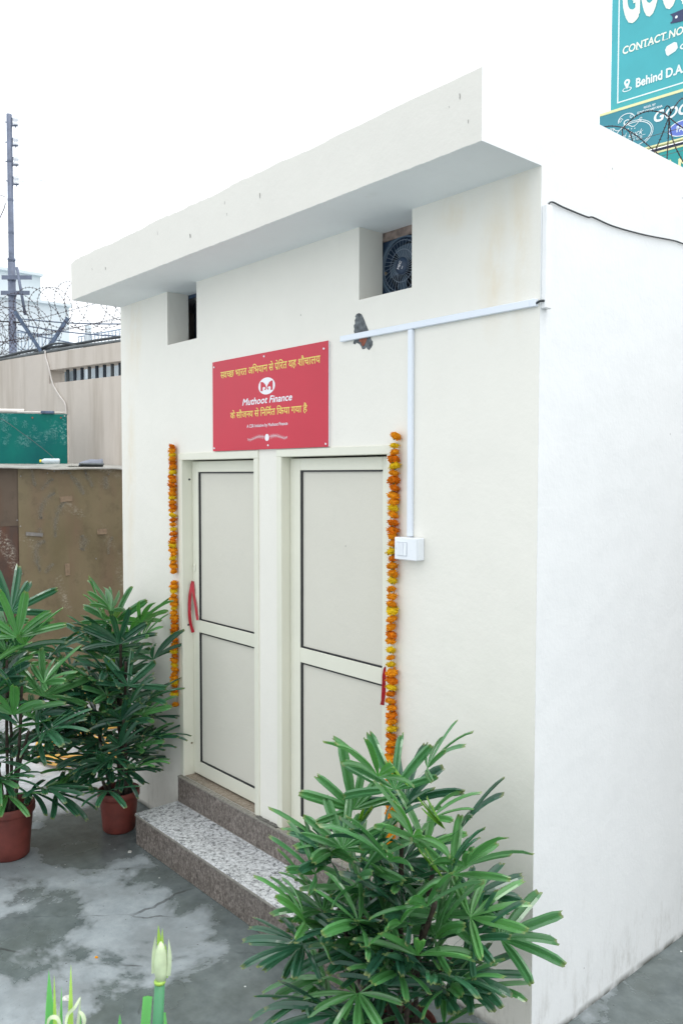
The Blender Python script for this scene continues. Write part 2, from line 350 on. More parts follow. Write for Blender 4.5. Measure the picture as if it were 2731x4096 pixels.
# ------------------------------------------------------------------ geometry helpers
class MB:
    def __init__(self): self.v = []; self.f = []; self.mi = []; self.along = None
    def quad(self, a, b, c, d, mi=0):
        n = len(self.v); self.v += [tuple(a), tuple(b), tuple(c), tuple(d)]; self.f.append((n, n+1, n+2, n+3)); self.mi.append(mi)
    def tri(self, a, b, c, mi=0):
        n = len(self.v); self.v += [tuple(a), tuple(b), tuple(c)]; self.f.append((n, n+1, n+2)); self.mi.append(mi)
    def poly(self, pts, mi=0):
        n = len(self.v); self.v += [tuple(p) for p in pts]; self.f.append(tuple(range(n, n+len(pts)))); self.mi.append(mi)
    def box(self, x0, x1, y0, y1, z0, z1, mi=0, M=None):
        n = len(self.v)
        P = [Vector(p) for p in ((x0, y0, z0), (x1, y0, z0), (x1, y1, z0), (x0, y1, z0), (x0, y0, z1), (x1, y0, z1), (x1, y1, z1), (x0, y1, z1))]
        if M is not None: P = [M @ p for p in P]
        self.v += [tuple(p) for p in P]
        for q in ((0, 3, 2, 1), (4, 5, 6, 7), (0, 1, 5, 4), (1, 2, 6, 5), (2, 3, 7, 6), (3, 0, 4, 7)):
            self.f.append(tuple(n+i for i in q)); self.mi.append(mi)
    def cbox(self, x0, x1, y0, y1, z0, z1, b=0.003, M=None, mi=0):   # box with chamfered edges
        bm = bmesh.new(); bmesh.ops.create_cube(bm, size=1)
        for v in bm.verts: v.co = Vector(((x0+x1)/2+v.co.x*(x1-x0), (y0+y1)/2+v.co.y*(y1-y0), (z0+z1)/2+v.co.z*(z1-z0)))
        bmesh.ops.bevel(bm, geom=bm.edges[:], offset=b, segments=1, affect='EDGES')
        n = len(self.v); bm.verts.index_update()
        for v in bm.verts: self.v.append(tuple(M @ v.co if M is not None else v.co))
        for f in bm.faces: self.f.append(tuple(n+v.index for v in f.verts)); self.mi.append(mi)
        bm.free()
    def tube(self, pts, r, n=6, mi=0, closed=False, cap=True):
        pts = [Vector(p) for p in pts]; N = len(pts); rr = r if isinstance(r, (list, tuple)) else [r]*N
        up = Vector((0, 0, 1)); base = len(self.v); prev = None
        for i, p in enumerate(pts):
            if closed: t = pts[(i+1) % N]-pts[i-1]
            else: t = pts[min(i+1, N-1)]-pts[max(i-1, 0)]
            if t.length < 1e-9: t = Vector((0, 0, 1))
            t.normalize()
            if prev is None:
                a = t.cross(up)
                if a.length < 0.05: a = t.cross(Vector((1, 0, 0)))
            else:
                a = prev - t*prev.dot(t)
                if a.length < 1e-4: a = t.cross(up)
            a.normalize(); prev = a; b = t.cross(a)
            for k in range(n):
                q = 2*pi*k/n; self.v.append(tuple(p + (a*cos(q)+b*sin(q))*rr[i]))
        M_ = N if closed else N-1
        for i in range(M_):
            j = (i+1) % N
            for k in range(n):
                k2 = (k+1) % n; self.f.append((base+i*n+k, base+i*n+k2, base+j*n+k2, base+j*n+k)); self.mi.append(mi)
        if cap and not closed:
            self.f.append(tuple(base+k for k in range(n-1, -1, -1))); self.mi.append(mi)
            self.f.append(tuple(base+(N-1)*n+k for k in range(n))); self.mi.append(mi)
    def lathe(self, prof, c=(0, 0, 0), n=32, mi=0, M=None):
        base = len(self.v)
        for r, z in prof:
            for k in range(n):
                q = 2*pi*k/n; p = Vector((c[0]+r*cos(q), c[1]+r*sin(q), c[2]+z)); self.v.append(tuple(M @ p if M is not None else p))
        for i in range(len(prof)-1):
            for k in range(n):
                k2 = (k+1) % n; self.f.append((base+i*n+k, base+i*n+k2, base+(i+1)*n+k2, base+(i+1)*n+k)); self.mi.append(mi)
    def disc(self, c, r, axis='Y', n=24, mi=0, flip=False):
        pts = []
        for k in range(n):
            q = 2*pi*k/n; a, b = r*cos(q), r*sin(q)
            pts.append((c[0]+a, c[1], c[2]+b) if axis == 'Y' else ((c[0]+a, c[1]+b, c[2]) if axis == 'Z' else (c[0], c[1]+a, c[2]+b)))
        self.poly(pts[::-1] if flip else pts, mi)
    def prism(self, outline, y0, y1, mi=0):  # outline of (x,z), thickness along Y
        n = len(outline); b = len(self.v)
        self.v += [(x, y0, z) for x, z in outline] + [(x, y1, z) for x, z in outline]
        self.f.append(tuple(range(b, b+n))); self.mi.append(mi); self.f.append(tuple(range(b+2*n-1, b+n-1, -1))); self.mi.append(mi)
        for i in range(n):
            j = (i+1) % n; self.f.append((b+i, b+n+i, b+n+j, b+j)); self.mi.append(mi)
    def mesh(self, name, mats, off=Vector((0, 0, 0)), smooth=False):
        me = bpy.data.meshes.new(name)
        me.from_pydata([tuple(Vector(p)-off) for p in self.v], [], self.f)
        for m in (mats if isinstance(mats, (list, tuple)) else [mats]): me.materials.append(m)
        me.polygons.foreach_set('material_index', self.mi)
        if smooth: me.polygons.foreach_set('use_smooth', [True]*len(self.f))
        if self.along is not None:
            at = me.attributes.new('along', 'FLOAT', 'POINT'); at.data.foreach_set('value', self.along)
        me.update(); return me

def wpos(o):
    p = Vector(o.location)
    while o.parent: o = o.parent; p += Vector(o.location)
    return p
def part(name, mb, mats, parent, smooth=False, label=None, kind=None):
    o = bpy.data.objects.new(name, mb.mesh(name, mats, wpos(parent), smooth)); COL.objects.link(o); o.parent = parent
    if label: o['label'] = label
    if kind: o['kind'] = kind
    return o
def thing(name, label, cat, loc=(0, 0, 0), group=None):
    o = bpy.data.objects.new(name, None); COL.objects.link(o); o.location = loc; o.empty_display_size = 0.1
    o['label'] = label; o['category'] = cat
    if group: o['group'] = group
    return o
def single(name, mb, mats, label=None, cat=None, group=None, kind=None, smooth=False):
    xs = [p[0] for p in mb.v]; ys = [p[1] for p in mb.v]; zs = [p[2] for p in mb.v]
    c = Vector(((min(xs)+max(xs))/2, (min(ys)+max(ys))/2, min(zs)))
    o = bpy.data.objects.new(name, mb.mesh(name, mats, c, smooth)); COL.objects.link(o); o.location = c
    if label: o['label'] = label
    if cat: o['category'] = cat
    if group: o['group'] = group
    if kind: o['kind'] = kind
    return o
def catmull(P, n=6):
    P = [Vector(p) for p in P]; out = []
    for i in range(len(P)-1):
        a = P[max(i-1, 0)]; b = P[i]; c = P[i+1]; d = P[min(i+2, len(P)-1)]
        for k in range(n):
            t = k/n; out.append(0.5*((2*b)+(c-a)*t+(2*a-5*b+4*c-d)*t*t+(3*b-a-3*c+d)*t**3))
    out.append(P[-1]); return out

# text to flat mesh lying in local XY
_tc = {}
def text_raw(s, bold=0.0, shear=0.0):
    key = (s, bold, shear)
    if key in _tc: return _tc[key]
    c = bpy.data.curves.new('t', 'FONT'); c.body = s; c.size = 1.0; c.offset = bold; c.shear = shear; c.resolution_u = 4
    o = bpy.data.objects.new('t', c); COL.objects.link(o); bpy.context.view_layer.update()
    dg = bpy.context.evaluated_depsgraph_get(); me = bpy.data.meshes.new_from_object(o.evaluated_get(dg))
    r = ([tuple(v.co) for v in me.vertices], [tuple(p.vertices) for p in me.polygons])
    bpy.data.objects.remove(o); bpy.data.curves.remove(c); bpy.data.meshes.remove(me)
    _tc[key] = r; return r
def clip_right(vf, xc):
    bm = bmesh.new(); vs = [bm.verts.new(p) for p in vf[0]]
    for f in vf[1]:
        try: bm.faces.new([vs[i] for i in f])
        except ValueError: pass
    bmesh.ops.bisect_plane(bm, geom=bm.verts[:]+bm.edges[:]+bm.faces[:], plane_co=(xc, 0, 0), plane_no=(1, 0, 0), clear_outer=True)
    bm.verts.index_update(); r = ([tuple(v.co) for v in bm.verts], [tuple(v.index for v in f.verts) for f in bm.faces]); bm.free(); return r
def adv(s, bold):   # pen advance, measured against a closing bar
    a = max(p[0] for p in text_raw(s+'|', bold)[0]); b = max(p[0] for p in text_raw('|', bold)[0]); return a-b
def hindi(words, bold=0.0):
    V = []; Fc = []; x = 0.0
    def addm(vf, dx):
        n = len(V); V.extend((p[0]+dx, p[1], 0) for p in vf[0]); Fc.extend(tuple(n+i for i in f) for f in vf[1])
    for w in words:
        for ch in w:
            if ch[0] == 'half':
                vf = text_raw(ch[1], bold); a = adv(ch[1], bold); xc = a-0.105
                addm(clip_right(vf, xc), x); x += xc-0.005
            elif ch[0] == 'ra':    # stroke of the joined ra
                a = adv('प', bold); b = x-0.10
                addm(([(b, 0.14, 0), (b, 0.22, 0), (b-0.24, 0.06, 0), (b-0.20, -0.01, 0)], [(0, 1, 2, 3)]), 0)
            elif ch[0] == 'reph':
                c0 = x-0.12; pts = []
                for k in range(9):
                    q = -0.5*pi + k*pi*1.15/8; pts.append((c0+0.085*cos(q+pi*0.9), 0.76+0.1*sin(q+pi*0.9)+0.05))
                m = MB(); r = 0.035
                vv = []; ff = []
                for i, (px, py) in enumerate(pts):
                    q0 = pts[max(i-1, 0)]; q1 = pts[min(i+1, 8)]; t = Vector((q1[0]-q0[0], q1[1]-q0[1])); t.normalize()
                    vv += [(px-t.y*r, py+t.x*r, 0), (px+t.y*r, py-t.x*r, 0)]
                    if i: ff.append((2*i-2, 2*i-1, 2*i+1, 2*i))
                addm((vv, ff), 0)
            else:
                addm(text_raw(ch[1], bold), x); x += adv(ch[1], bold)
        x += 0.24
    return V, Fc
PUTN = Vector((0, -1, 0))
def thick(vf, d, dy=None):
    """heavier strokes: shifted copies, each a hair above the last"""
    dy = d if dy is None else dy; V = []; Fc = []
    for i, (a, b) in enumerate(((0, 0), (d, 0), (-d, 0), (0, dy), (0, -dy))):
        n = len(V); V += [(p[0]+a, p[1]+b, i*1.0) for p in vf[0]]; Fc += [tuple(n+k for k in f) for f in vf[1]]
    return V, Fc
def fit(vf, w=None, h=None):
    xs = [p[0] for p in vf[0]]; ys = [p[1] for p in vf[0]]
    x0, x1, y0, y1 = min(xs), max(xs), min(ys), max(ys)
    sx = w/(x1-x0) if w else None; sy = h/(y1-y0) if h else None
    sx = sx or sy; sy = sy or sx
    return [((p[0]-x0)*sx, (p[1]-y0)*sy, p[2]) for p in vf[0]], vf[1]
def put(mb, vf, fn, mi=0):
    n = len(mb.v); mb.v += [tuple(Vector(fn(p[0], p[1]))+PUTN*(p[2]*0.00012)) for p in vf[0]]
    for f in vf[1]: mb.f.append(tuple(n+i for i in f)); mb.mi.append(mi)

# ================================================================== SETTING
g = MB()
nx, ny = 60, 60
g.quad((-40, -30, 0), (40, -30, 0), (40, 45, 0), (-40, 45, 0))
single('ground', g, CONC, kind='structure', label='grey concrete yard with wet patches')

# ================================================================== BUILDING
H2, ZS, ZT, LX = 0.359, 3.437, 3.697, -3.48
OVD = 0.351; BACK = 2.35; TH = 0.153
bld = thing('small_building', 'small white plastered flat-roofed toilet block with two cream doors', 'building', (LX/2, BACK/2, 0))
def wall_holes(mb, xs, zs, solid, y0, y1):
    nxx, nz = len(xs)-1, len(zs)-1
    def s(i, k): return 0 <= i < nxx and 0 <= k < nz and solid(i, k)
    for i in range(nxx):
        for k in range(nz):
            if not s(i, k): continue
            a, b, c, d = xs[i], xs[i+1], zs[k], zs[k+1]
            mb.quad((a, y0, c), (b, y0, c), (b, y0, d), (a, y0, d)); mb.quad((b, y1, c), (a, y1, c), (a, y1, d), (b, y1, d))
            if not s(i-1, k): mb.quad((a, y1, c), (a, y0, c), (a, y0, d), (a, y1, d))
            if not s(i+1, k): mb.quad((b, y0, c), (b, y1, c), (b, y1, d), (b, y0, d))
            if not s(i, k-1): mb.quad((a, y1, c), (b, y1, c), (b, y0, c), (a, y0, c))
            if not s(i, k+1): mb.quad((a, y0, d), (b, y0, d), (b, y1, d), (a, y1, d))
holes = [(-2.691, -1.83, H2, 2.409), (-1.66, -0.776, H2, 2.409), (-2.826, -2.473, 3.1, ZS), (-1.017, -0.673, 3.098, ZS)]
xs = sorted({LX, 0.0} | {h[0] for h in holes} | {h[1] for h in holes}); zs = sorted({0.0, ZS} | {h[2] for h in holes} | {h[3] for h in holes})
def solid(i, k):
    cx, cz = (xs[i]+xs[i+1])/2, (zs[k]+zs[k+1])/2
    return not any(h[0] < cx < h[1] and h[2] < cz < h[3] for h in holes)
m = MB(); wall_holes(m, xs, zs, solid, 0.0, TH); part('front_wall', m, WALL, bld)
m = MB(); m.box(-TH, 0, TH, BACK, 0, ZS); m.quad((0.0005, 0.0, 0), (0.0005, TH+0.001, 0), (0.0005, TH+0.001, ZS), (0.0005, 0.0, ZS)); part('side_wall', m, SIDEP, bld)
m = MB(); m.box(LX, LX+TH, TH, BACK, 0, ZS); part('side_wall', m, WALL, bld)
m = MB(); m.box(LX+TH, -TH, BACK-TH, BACK, 0, ZS); part('back_wall', m, WALL, bld)
# roof slab: lengthwise segments with a hand-trowelled top edge
rnd = random.Random(4)
m = MB(); NS = 90; prof = []
for i in range(NS+1):
    t = i/NS; x = LX+(0-LX)*t
    wob = 0.0 if i in (0, NS) else (rnd.uniform(-1, 1)*0.0025 + 0.004*sin(t*23)+0.002*sin(t*57+1))*min(1, (1-t)*2.0+0.15)
    if i == 0: wob = -0.012
    if i == 1: wob = -0.004
    wb = (rnd.uniform(-1, 1)*0.0012) if 0 < i < NS else 0
    prof.append((x, wob, wb))
for i in range(NS):
    (a, wa, ba), (b, wb_, bb) = prof[i], prof[i+1]
    m.quad((a, -OVD, ZS+ba), (b, -OVD, ZS+bb), (b, -OVD, ZT-0.008+wb_), (a, -OVD, ZT-0.008+wa))
    m.quad((a, -OVD, ZT-0.008+wa), (b, -OVD, ZT-0.008+wb_), (b, -OVD+0.02, ZT+wb_), (a, -OVD+0.02, ZT+wa))
    m.quad((a, -OVD+0.02, ZT+wa), (b, -OVD+0.02, ZT+wb_), (b, BACK, ZT+wb_), (a, BACK, ZT+wa))
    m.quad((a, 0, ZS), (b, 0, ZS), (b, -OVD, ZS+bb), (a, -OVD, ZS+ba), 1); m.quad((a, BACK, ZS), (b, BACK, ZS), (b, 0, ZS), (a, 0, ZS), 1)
    m.quad((b, BACK, ZS), (a, BACK, ZS), (a, BACK, ZT+wa), (b, BACK, ZT+wb_))
m.poly([(0, -OVD, ZS), (0, 0, ZS), (0, BACK, ZS), (0, BACK, ZT), (0, -OVD+0.02, ZT), (0, -OVD, ZT-0.008)], 2)
m.poly([(LX, -OVD, ZT-0.02), (LX, -OVD+0.02, ZT-0.012), (LX, BACK, ZT-0.012), (LX, BACK, ZS), (LX, 0, ZS), (LX, -OVD, ZS)])
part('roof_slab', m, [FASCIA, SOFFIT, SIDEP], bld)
# nicks in the fascia plaster
for i, (x, z, w, h) in enumerate(((-0.10, 3.62, 0.004, 0.03), (-0.06, 3.52, 0.003, 0.018), (-1.32, 3.58, 0.005, 0.035), (-1.95, 3.53, 0.010, 0.03), (-1.62, 3.62, 0.003, 0.022), (-1.60, 3.56, 0.003, 0.02), (-2.96, 3.55, 0.008, 0.022), (-3.15, 3.58, 0.005, 0.018), (-2.30, 3.62, 0.003, 0.028), (-0.15, 3.60, 0.002, 0.01))):
    w *= 0.45; h *= 0.8; m = MB(); m.poly([(x-w, -OVD-0.0015, z+h/2), (x-w*0.2, -OVD-0.0015, z-h*0.5), (x+w, -OVD-0.0015, z-h*0.3), (x+w*0.6, -OVD-0.0015, z+h*0.4)]); part('plaster_nick', m, GROUT, bld)
# bare patch where the plaster was hacked off
def patchpt(a, b): return (-1.05+(a-142)*0.00081, 3.036-(b-112)*0.00058-(a-185)*0.00012)
ol = [(185, 112), (205, 120), (222, 150), (240, 195), (258, 235), (276, 275), (285, 318), (300, 335), (300, 362), (288, 385), (270, 405), (256, 396), (250, 380), (236, 396), (215, 402), (205, 380), (190, 362), (165, 350), (150, 365), (135, 358), (146, 330), (158, 300), (142, 262), (146, 240), (140, 215), (152, 195), (149, 170), (160, 150), (152, 140), (165, 120)]
m = MB(); m.prism([patchpt(*q) for q in ol][::-1], -0.0025, 0.0005); part('bare_cement_patch', m, CEMENT, bld, label='dark grey hacked patch of bare cement')
ob = [(205, 268), (255, 262), (262, 300), (245, 345), (232, 372), (218, 378), (205, 345), (190, 340)]
m = MB(); m.prism([patchpt(*q) for q in ob][::-1], -0.0045, -0.0024); part('exposed_brick', m, BRICKY, bld)
# high vent openings: lintel, dark boards painted as the room's shade, louvre sheet
m = MB(); m.box(-1.3, -0.4, TH+0.07, TH+0.12, 2.9, 3.43); part('interior_shade_board', m, DARKBLUE, bld)
m = MB(); m.box(-1.017, -0.673, TH+0.002, TH+0.06, 3.395, 3.436); part('lintel', m, LINTEL, bld)
m = MB(); m.box(-3.0, -2.3, TH+0.30, TH+0.34, 2.9, 3.43); part('interior_shade_board', m, DARKBLUE, bld)
m = MB(); m.box(-2.95, -2.35, TH+0.006, TH+0.02, 3.415, 3.436, mi=0); m.box(-2.815, -2.36, TH+0.10, TH+0.11, 3.0, 3.33, mi=1); m.box(-2.95, -2.35, TH+0.12, TH+0.125, 3.0, 3.42, mi=0)
part('vent_sheet', m, [NAVY, NAVYL], bld)

# doors
def door(XL, XR, FT, XI0, XI1, ZI, yf, stile, zt, zp, zm1, zm0, zb1, zb0, label, handed):
    fr = MB()
    fr.cbox(XL, XI0, -0.009, 0.10, H2+0.001, ZI, 0.0025); fr.cbox(XI1, XR, -0.009, 0.10, H2+0.001, ZI, 0.0025); fr.cbox(XL, XR, -0.0095, 0.10, ZI+0.0005, FT, 0.0025)
    # small step of the section seen on the reveal
    fr.box(XI0, XI0+0.012, yf+0.004, 0.10, H2+0.012, ZI-0.002); fr.box(XI1-0.012, XI1, yf+0.004, 0.10, H2+0.012, ZI-0.002)
    part('door_frame', fr, ALU, bld)
    x0, x1 = XI0+0.003, XI1-0.003
    d = MB(); s = stile; y0, y1 = yf, yf+0.035
    d.cbox(x0, x0+s, y0, y1, zb0, zt, 0.002); d.cbox(x1-s, x1, y0, y1, zb0, zt, 0.002)
    d.cbox(x0+s+0.0008, x1-s-0.0008, y0, y1, zp, zt, 0.002); d.cbox(x0+s+0.0008, x1-s-0.0008, y0, y1, zm0, zm1, 0.002); d.cbox(x0+s+0.0008, x1-s-0.0008, y0, y1, zb0, zb1, 0.002)
    dr = part('door', d, ALU, bld, label=label)
    for (a, b) in ((zm1, zp), (zb1, zm0)):
        p = MB(); p.box(x0+s+0.0005, x1-s-0.0005, y0+0.014, y0+0.024, a-0.004, b+0.004); part('panel', p, PANEL, dr)
        gk = MB(); w = 0.0105; yy0, yy1 = y0+0.004, y0+0.0135
        gk.box(x0+s+0.001, x0+s+w, yy0, yy1, a+0.001, b-0.001)
        gk.box(x0+s+w, x1-s-w, yy0, yy1, b-0.008, b-0.0012)
        gk.box(x0+s+w, x1-s-w, yy0, yy1, a+0.0012, a+0.008)
        part('gasket', gk, BLACKR, dr)
    return dr, x0, x1
d1, dx0, dx1 = door(-2.691, -1.83, 2.409, -2.648, -1.871, 2.365, 0.065, 0.068, 2.358, 2.292, 1.36, 1.284, 0.455, 0.372, 'narrower looking left cream door with lock and keyhole', 1)
d2, ex0, ex1 = door(-1.66, -0.776, 2.409, -1.617, -0.819, 2.368, 0.050, 0.083, 2.36, 2.298, 1.356, 1.278, 0.441, 0.372, 'right cream door', -1)
for (zc, hh) in ((1.689, 0.045), (1.50, 0.045)):
    m = MB(); m.cbox(-2.632, -2.606, 0.058, 0.0645, zc-hh/2, zc+hh/2, 0.002); m.lathe([(0.0, 0.0), (0.003, 0.0), (0.003, 0.003)], n=8, M=Matrix.Translation((-2.617, 0.058, zc+0.008)) @ Matrix.Rotation(PI/2, 4, 'X'))
    part('latch_plate', m, ALU, d1)
m = MB(); m.box(-2.6485, -2.640, 0.030, 0.048, 1.415, 1.46); part('strike_slot', m, BLACKR, bld)
m = MB(); m.disc((-2.611, 0.0642, 1.405), 0.0035, 'Y', 10); m.box(-2.6125, -2.6095, 0.0640, 0.0648, 1.392, 1.405); part('keyhole', m, BLACKR, d1)
for z, y in ((2.245, 0.045), (1.325, 0.031), (0.563, 0.05)):
    m = MB(); m.tube([(-2.6485, y, z), (-2.645, y, z)], 0.0065, 10); part('screw_hole', m, BLACKR if z > 1 else BRASS, bld)

# ================================================================== STEPS
stp = thing('entrance_steps', 'low granite step under the doors with speckled grey tread', 'steps', (-1.68, -0.17, 0))
SX0, SX1, SY, SY2, SH = -2.688, -0.70, -0.321, -0.0286, 0.196
m = MB(); m.box(SX0+0.002, SX1-0.002, SY+0.0018, -0.002, 0.001, SH-0.022); m.box(SX0+0.002, SX1-0.002, SY2+0.0018, -0.001, SH-0.021, H2-0.012)
part('cement_core', m, simple('pale_joint', (0.36, 0.32, 0.28), 0.85, var=0.2, scale=40), stp)
js = [SX0, -2.238, -1.782, -1.328, -0.874, SX1]
for a, b in zip(js[:-1], js[1:]):
    m = MB(); m.cbox(a+(0.0008 if a != SX0 else 0), b-0.0014, SY, SY+0.011, 0.002, SH-0.019, 0.0012); part('tile', m, RISER, stp)
m = MB(); m.cbox(SX0, SX0+0.0095, SY+0.0115, -0.002, 0.002, SH-0.019, 0.0012); part('tile', m, RISER, stp)
m = MB(); m.cbox(SX1-0.0095, SX1, SY+0.0115, -0.002, 0.002, SH-0.019, 0.0012); part('tile', m, RISER, stp)
m = MB(); m.cbox(SX0-0.004, SX1+0.004, SY-0.006, SY2-0.0005, SH-0.018, SH, 0.004); part('tread_slab', m, TREAD, stp)
m = MB(); m.cbox(SX0-0.002, SX1+0.002, SY-0.0085, SY-0.0055, SH-0.017, SH-0.003, 0.001); part('nosing', m, NOSE, stp)
js = [SX0-0.002, -2.242, -1.649, -1.1, SX1]
for a, b in zip(js[:-1], js[1:]):
    m = MB(); m.cbox(a+(0.0008 if a != js[0] else 0), b-0.0014, SY2, SY2+0.010, SH+0.001, H2-0.010, 0.0012); part('tile', m, RISER, stp)
m = MB(); m.box(SX0-0.002, SX1, SY2-0.002, -0.0005, H2-0.0098, H2-0.001); part('sill_edge', m, NOSE, stp)
for a, b in ((-2.66, -1.83), (-1.66, -0.776)):
    m = MB(); m.box(a, b, 0.0, 0.15, H2-0.012+0.0125, H2+0.0035); part('sill_slab', m, SILL, stp)
m = MB()
rr = random.Random(8)
for k in range(14):
    x = -1.83+0.17*k/13; m.box(x-0.009, x+0.009, -0.022-rr.uniform(0, 0.005), -0.001, H2-0.0008, H2+rr.uniform(0.002, 0.007))
part('mortar_filling', m, GROUT, stp)

# litter lying on the yard
for i, (x, y, r_, mt, lab) in enumerate(((-1.52, -1.25, 0.022, NOSE, 'larger flaky pale mortar crumb on the dry patch left of the bud'), (-1.05, -1.02, 0.016, NOSE, 'smaller pale mortar crumb right of the bud stalk'), (-1.72, -1.02, 0.008, ORANGE, 'single fallen orange petal on the yard'), (-2.62, -0.40, 0.016, NOSE, 'pale mortar crumb at the left foot of the step'))):
    rq = random.Random(i+20); m = MB(); P = []
    for k in range(9):
        q = 2*pi*k/9; P.append((x+r_*rq.uniform(0.6, 1.2)*cos(q), y+r_*rq.uniform(0.6, 1.2)*sin(q)))
    n = len(m.v); hh = 0.004; m.v += [(a, b, 0.0008) for a, b in P]+[(x+(a-x)*0.75, y+(b-y)*0.75, hh+rq.uniform(0, 0.002)) for a, b in P]
    for k in range(9): m.f.append((k, (k+1) % 9, 9+(k+1) % 9, 9+k)); m.mi.append(0)
    m.f.append(tuple(range(9, 18))); m.mi.append(0)
    single('fallen_petal' if mt is ORANGE else 'mortar_crumb', m, mt if mt is ORANGE else simple('lime_crumb', (0.55, 0.55, 0.52), 0.9, var=0.3, scale=60), lab, 'petal' if mt is ORANGE else 'rubble')

# ================================================================== EXHAUST FAN
fan = thing('exhaust_fan', 'navy exhaust fan with round wire guard in the right roof-level opening', 'fan', (-0.887, 0.16, 3.10))
hx, hz = -0.887, 3.259
m = MB()
# plate with round hole
NN = 40; y0 = TH+0.012
out = []
for k in range(NN):
    q = 2*pi*k/NN; c_, s_ = cos(q), sin(q); sc = 0.17/max(abs(c_), abs(s_)); out.append(((hx+0.02*0+c_*sc, hz-0.02+s_*sc*0.96), (hx+c_*0.135, hz+s_*0.135)))
for k in range(NN):
    a, b = out[k], out[(k+1) % NN]
    m.quad((a[0][0], y0, a[0][1]), (b[0][0], y0, b[0][1]), (b[1][0], y0, b[1][1]), (a[1][0], y0, a[1][1]))
    m.quad((a[1][0], y0, a[1][1]), (b[1][0], y0, b[1][1]), (hx+(b[1][0]-hx)*0.92, y0+0.04, hz+(b[1][1]-hz)*0.92), (hx+(a[1][0]-hx)*0.92, y0+0.04, hz+(a[1][1]-hz)*0.92))
part('mounting_plate', m, NAVY, fan)
m = MB(); m.tube([(hx+0.137*cos(2*pi*k/48), y0-0.004, hz+0.137*sin(2*pi*k/48)) for k in range(48)], 0.006, 6, closed=True)
m.tube([(hx+0.15*cos(2*pi*k/48), y0-0.001, hz+0.15*sin(2*pi*k/48)) for k in range(48)], 0.004, 6, closed=True)
part('shroud_ring', m, NAVYL, fan, True)
for k in range(5):
    q0 = 2*pi*k/5+0.3; m = MB(); P = []
    for i in range(7):
        q = q0+0.9*i/6
        P.append(((hx+0.036*cos(q), y0+0.035-0.018*i/6, hz+0.036*sin(q)), (hx+0.112*cos(q-0.2), y0+0.042-0.03*i/6, hz+0.112*sin(q-0.2))))
    for a, b in zip(P[:-1], P[1:]): m.quad(a[0], b[0], b[1], a[1])
    part('blade', m, NAVYL, fan, True)
m = MB(); yg = y0-0.012
for r_ in (0.118, 0.076): m.tube([(hx+r_*cos(2*pi*k/48), yg, hz+r_*sin(2*pi*k/48)) for k in range(48)], 0.0014, 5, closed=True)
for k in range(34):
    q = 2*pi*k/34; m.tube([(hx+0.04*cos(q-0.25), yg-0.003, hz+0.04*sin(q-0.25)), (hx+0.075*cos(q), yg-0.002, hz+0.075*sin(q)), (hx+0.12*cos(q+0.05), yg+0.002, hz+0.12*sin(q+0.05)), (hx+0.128*cos(q+0.05), y0-0.002, hz+0.128*sin(q+0.05))], 0.0011, 4)
part('wire_guard', m, GUARD, fan)
m = MB(); m.lathe([(0.0, 0.012), (0.025, 0.011), (0.038, 0.006), (0.041, 0.0), (0.041, -0.01)], n=32, M=Matrix.Translation((hx, yg, hz)) @ Matrix.Rotation(PI/2, 4, 'X'))
part('hub_cap', m, NAVY, fan, True)
m = MB(); vf = fit(thick(text_raw('MEC'), 0.02), h=0.015); ang = radians(62)
put(m, vf, lambda a, b: (hx+(a-0.02)*cos(ang)-(b-0.004)*sin(ang), yg-0.0128, hz+(a-0.02)*sin(ang)+(b-0.004)*cos(ang)))
m.box(-0.0, 0.014, 0, 0.0006, 0.0, 0.002, M=Matrix.Translation((hx+0.012, yg-0.0128, hz-0.02)) @ Matrix.Rotation(-ang, 4, 'Y'))
part('lettering', m, SWHITE, fan)
m = MB(); m.lathe([(0.0, 0.008), (0.007, 0.007), (0.009, 0.0)], n=12, M=Matrix.Translation((-1.004, y0-0.001, 3.244)) @ Matrix.Rotation(PI/2, 4, 'X')); part('screw', m, BRASS, fan)

# ================================================================== CONDUITS, SWITCH BOX, CABLE
cd = thing('wall_conduit', 'long white plastic cable trunking running level across the front wall', 'conduit', (-0.57, -0.01, 2.91))
m = MB(); m.cbox(-1.132, -0.033, -0.02, -0.0006, 2.913, 2.941, 0.0018); part('trunking', m, PVC, cd)
m = MB(); m.cbox(-0.0325, -0.006, -0.0205, -0.0006, 2.9125, 2.9415, 0.0015); part('end_cap', m, PVC, cd)
c2 = single('wall_conduit', (lambda b: (b.cbox(-0.680, -0.653, -0.018, -0.0006, 2.0005, 2.9125, 0.0025), b)[1])(MB()), PVC, 'vertical white plastic cable trunking dropping to the switch box', 'conduit')
c3 = single('wall_conduit', (lambda b: (b.cbox(0.0006, 0.022, 0.006, 0.045, 2.905, 3.292, 0.0025), b)[1])(MB()), simple('pale_trunking', (0.82, 0.83, 0.83), 0.4, var=0.02), 'short upright white trunking on the side wall at the building corner', 'conduit')
sb = thing('switch_box', 'white three-rocker switch box beside the right marigold garland', 'switch', (-0.652, -0.02, 1.9))
m = MB(); m.cbox(-0.719, -0.586, -0.045, -0.0006, 1.899, 1.998, 0.004); part('back_box', m, SWITCH, sb)
m = MB(); m.cbox(-0.7195, -0.5855, -0.056, -0.0455, 1.8985, 1.9985, 0.004); part('cover_plate', m, SWITCH, sb)
m = MB(); m.box(-0.700, -0.640, -0.0572, -0.0555, 1.917, 1.978, mi=0); part('rocker_recess', m, simple('recess_grey', (0.42, 0.46, 0.50), 0.5), sb)
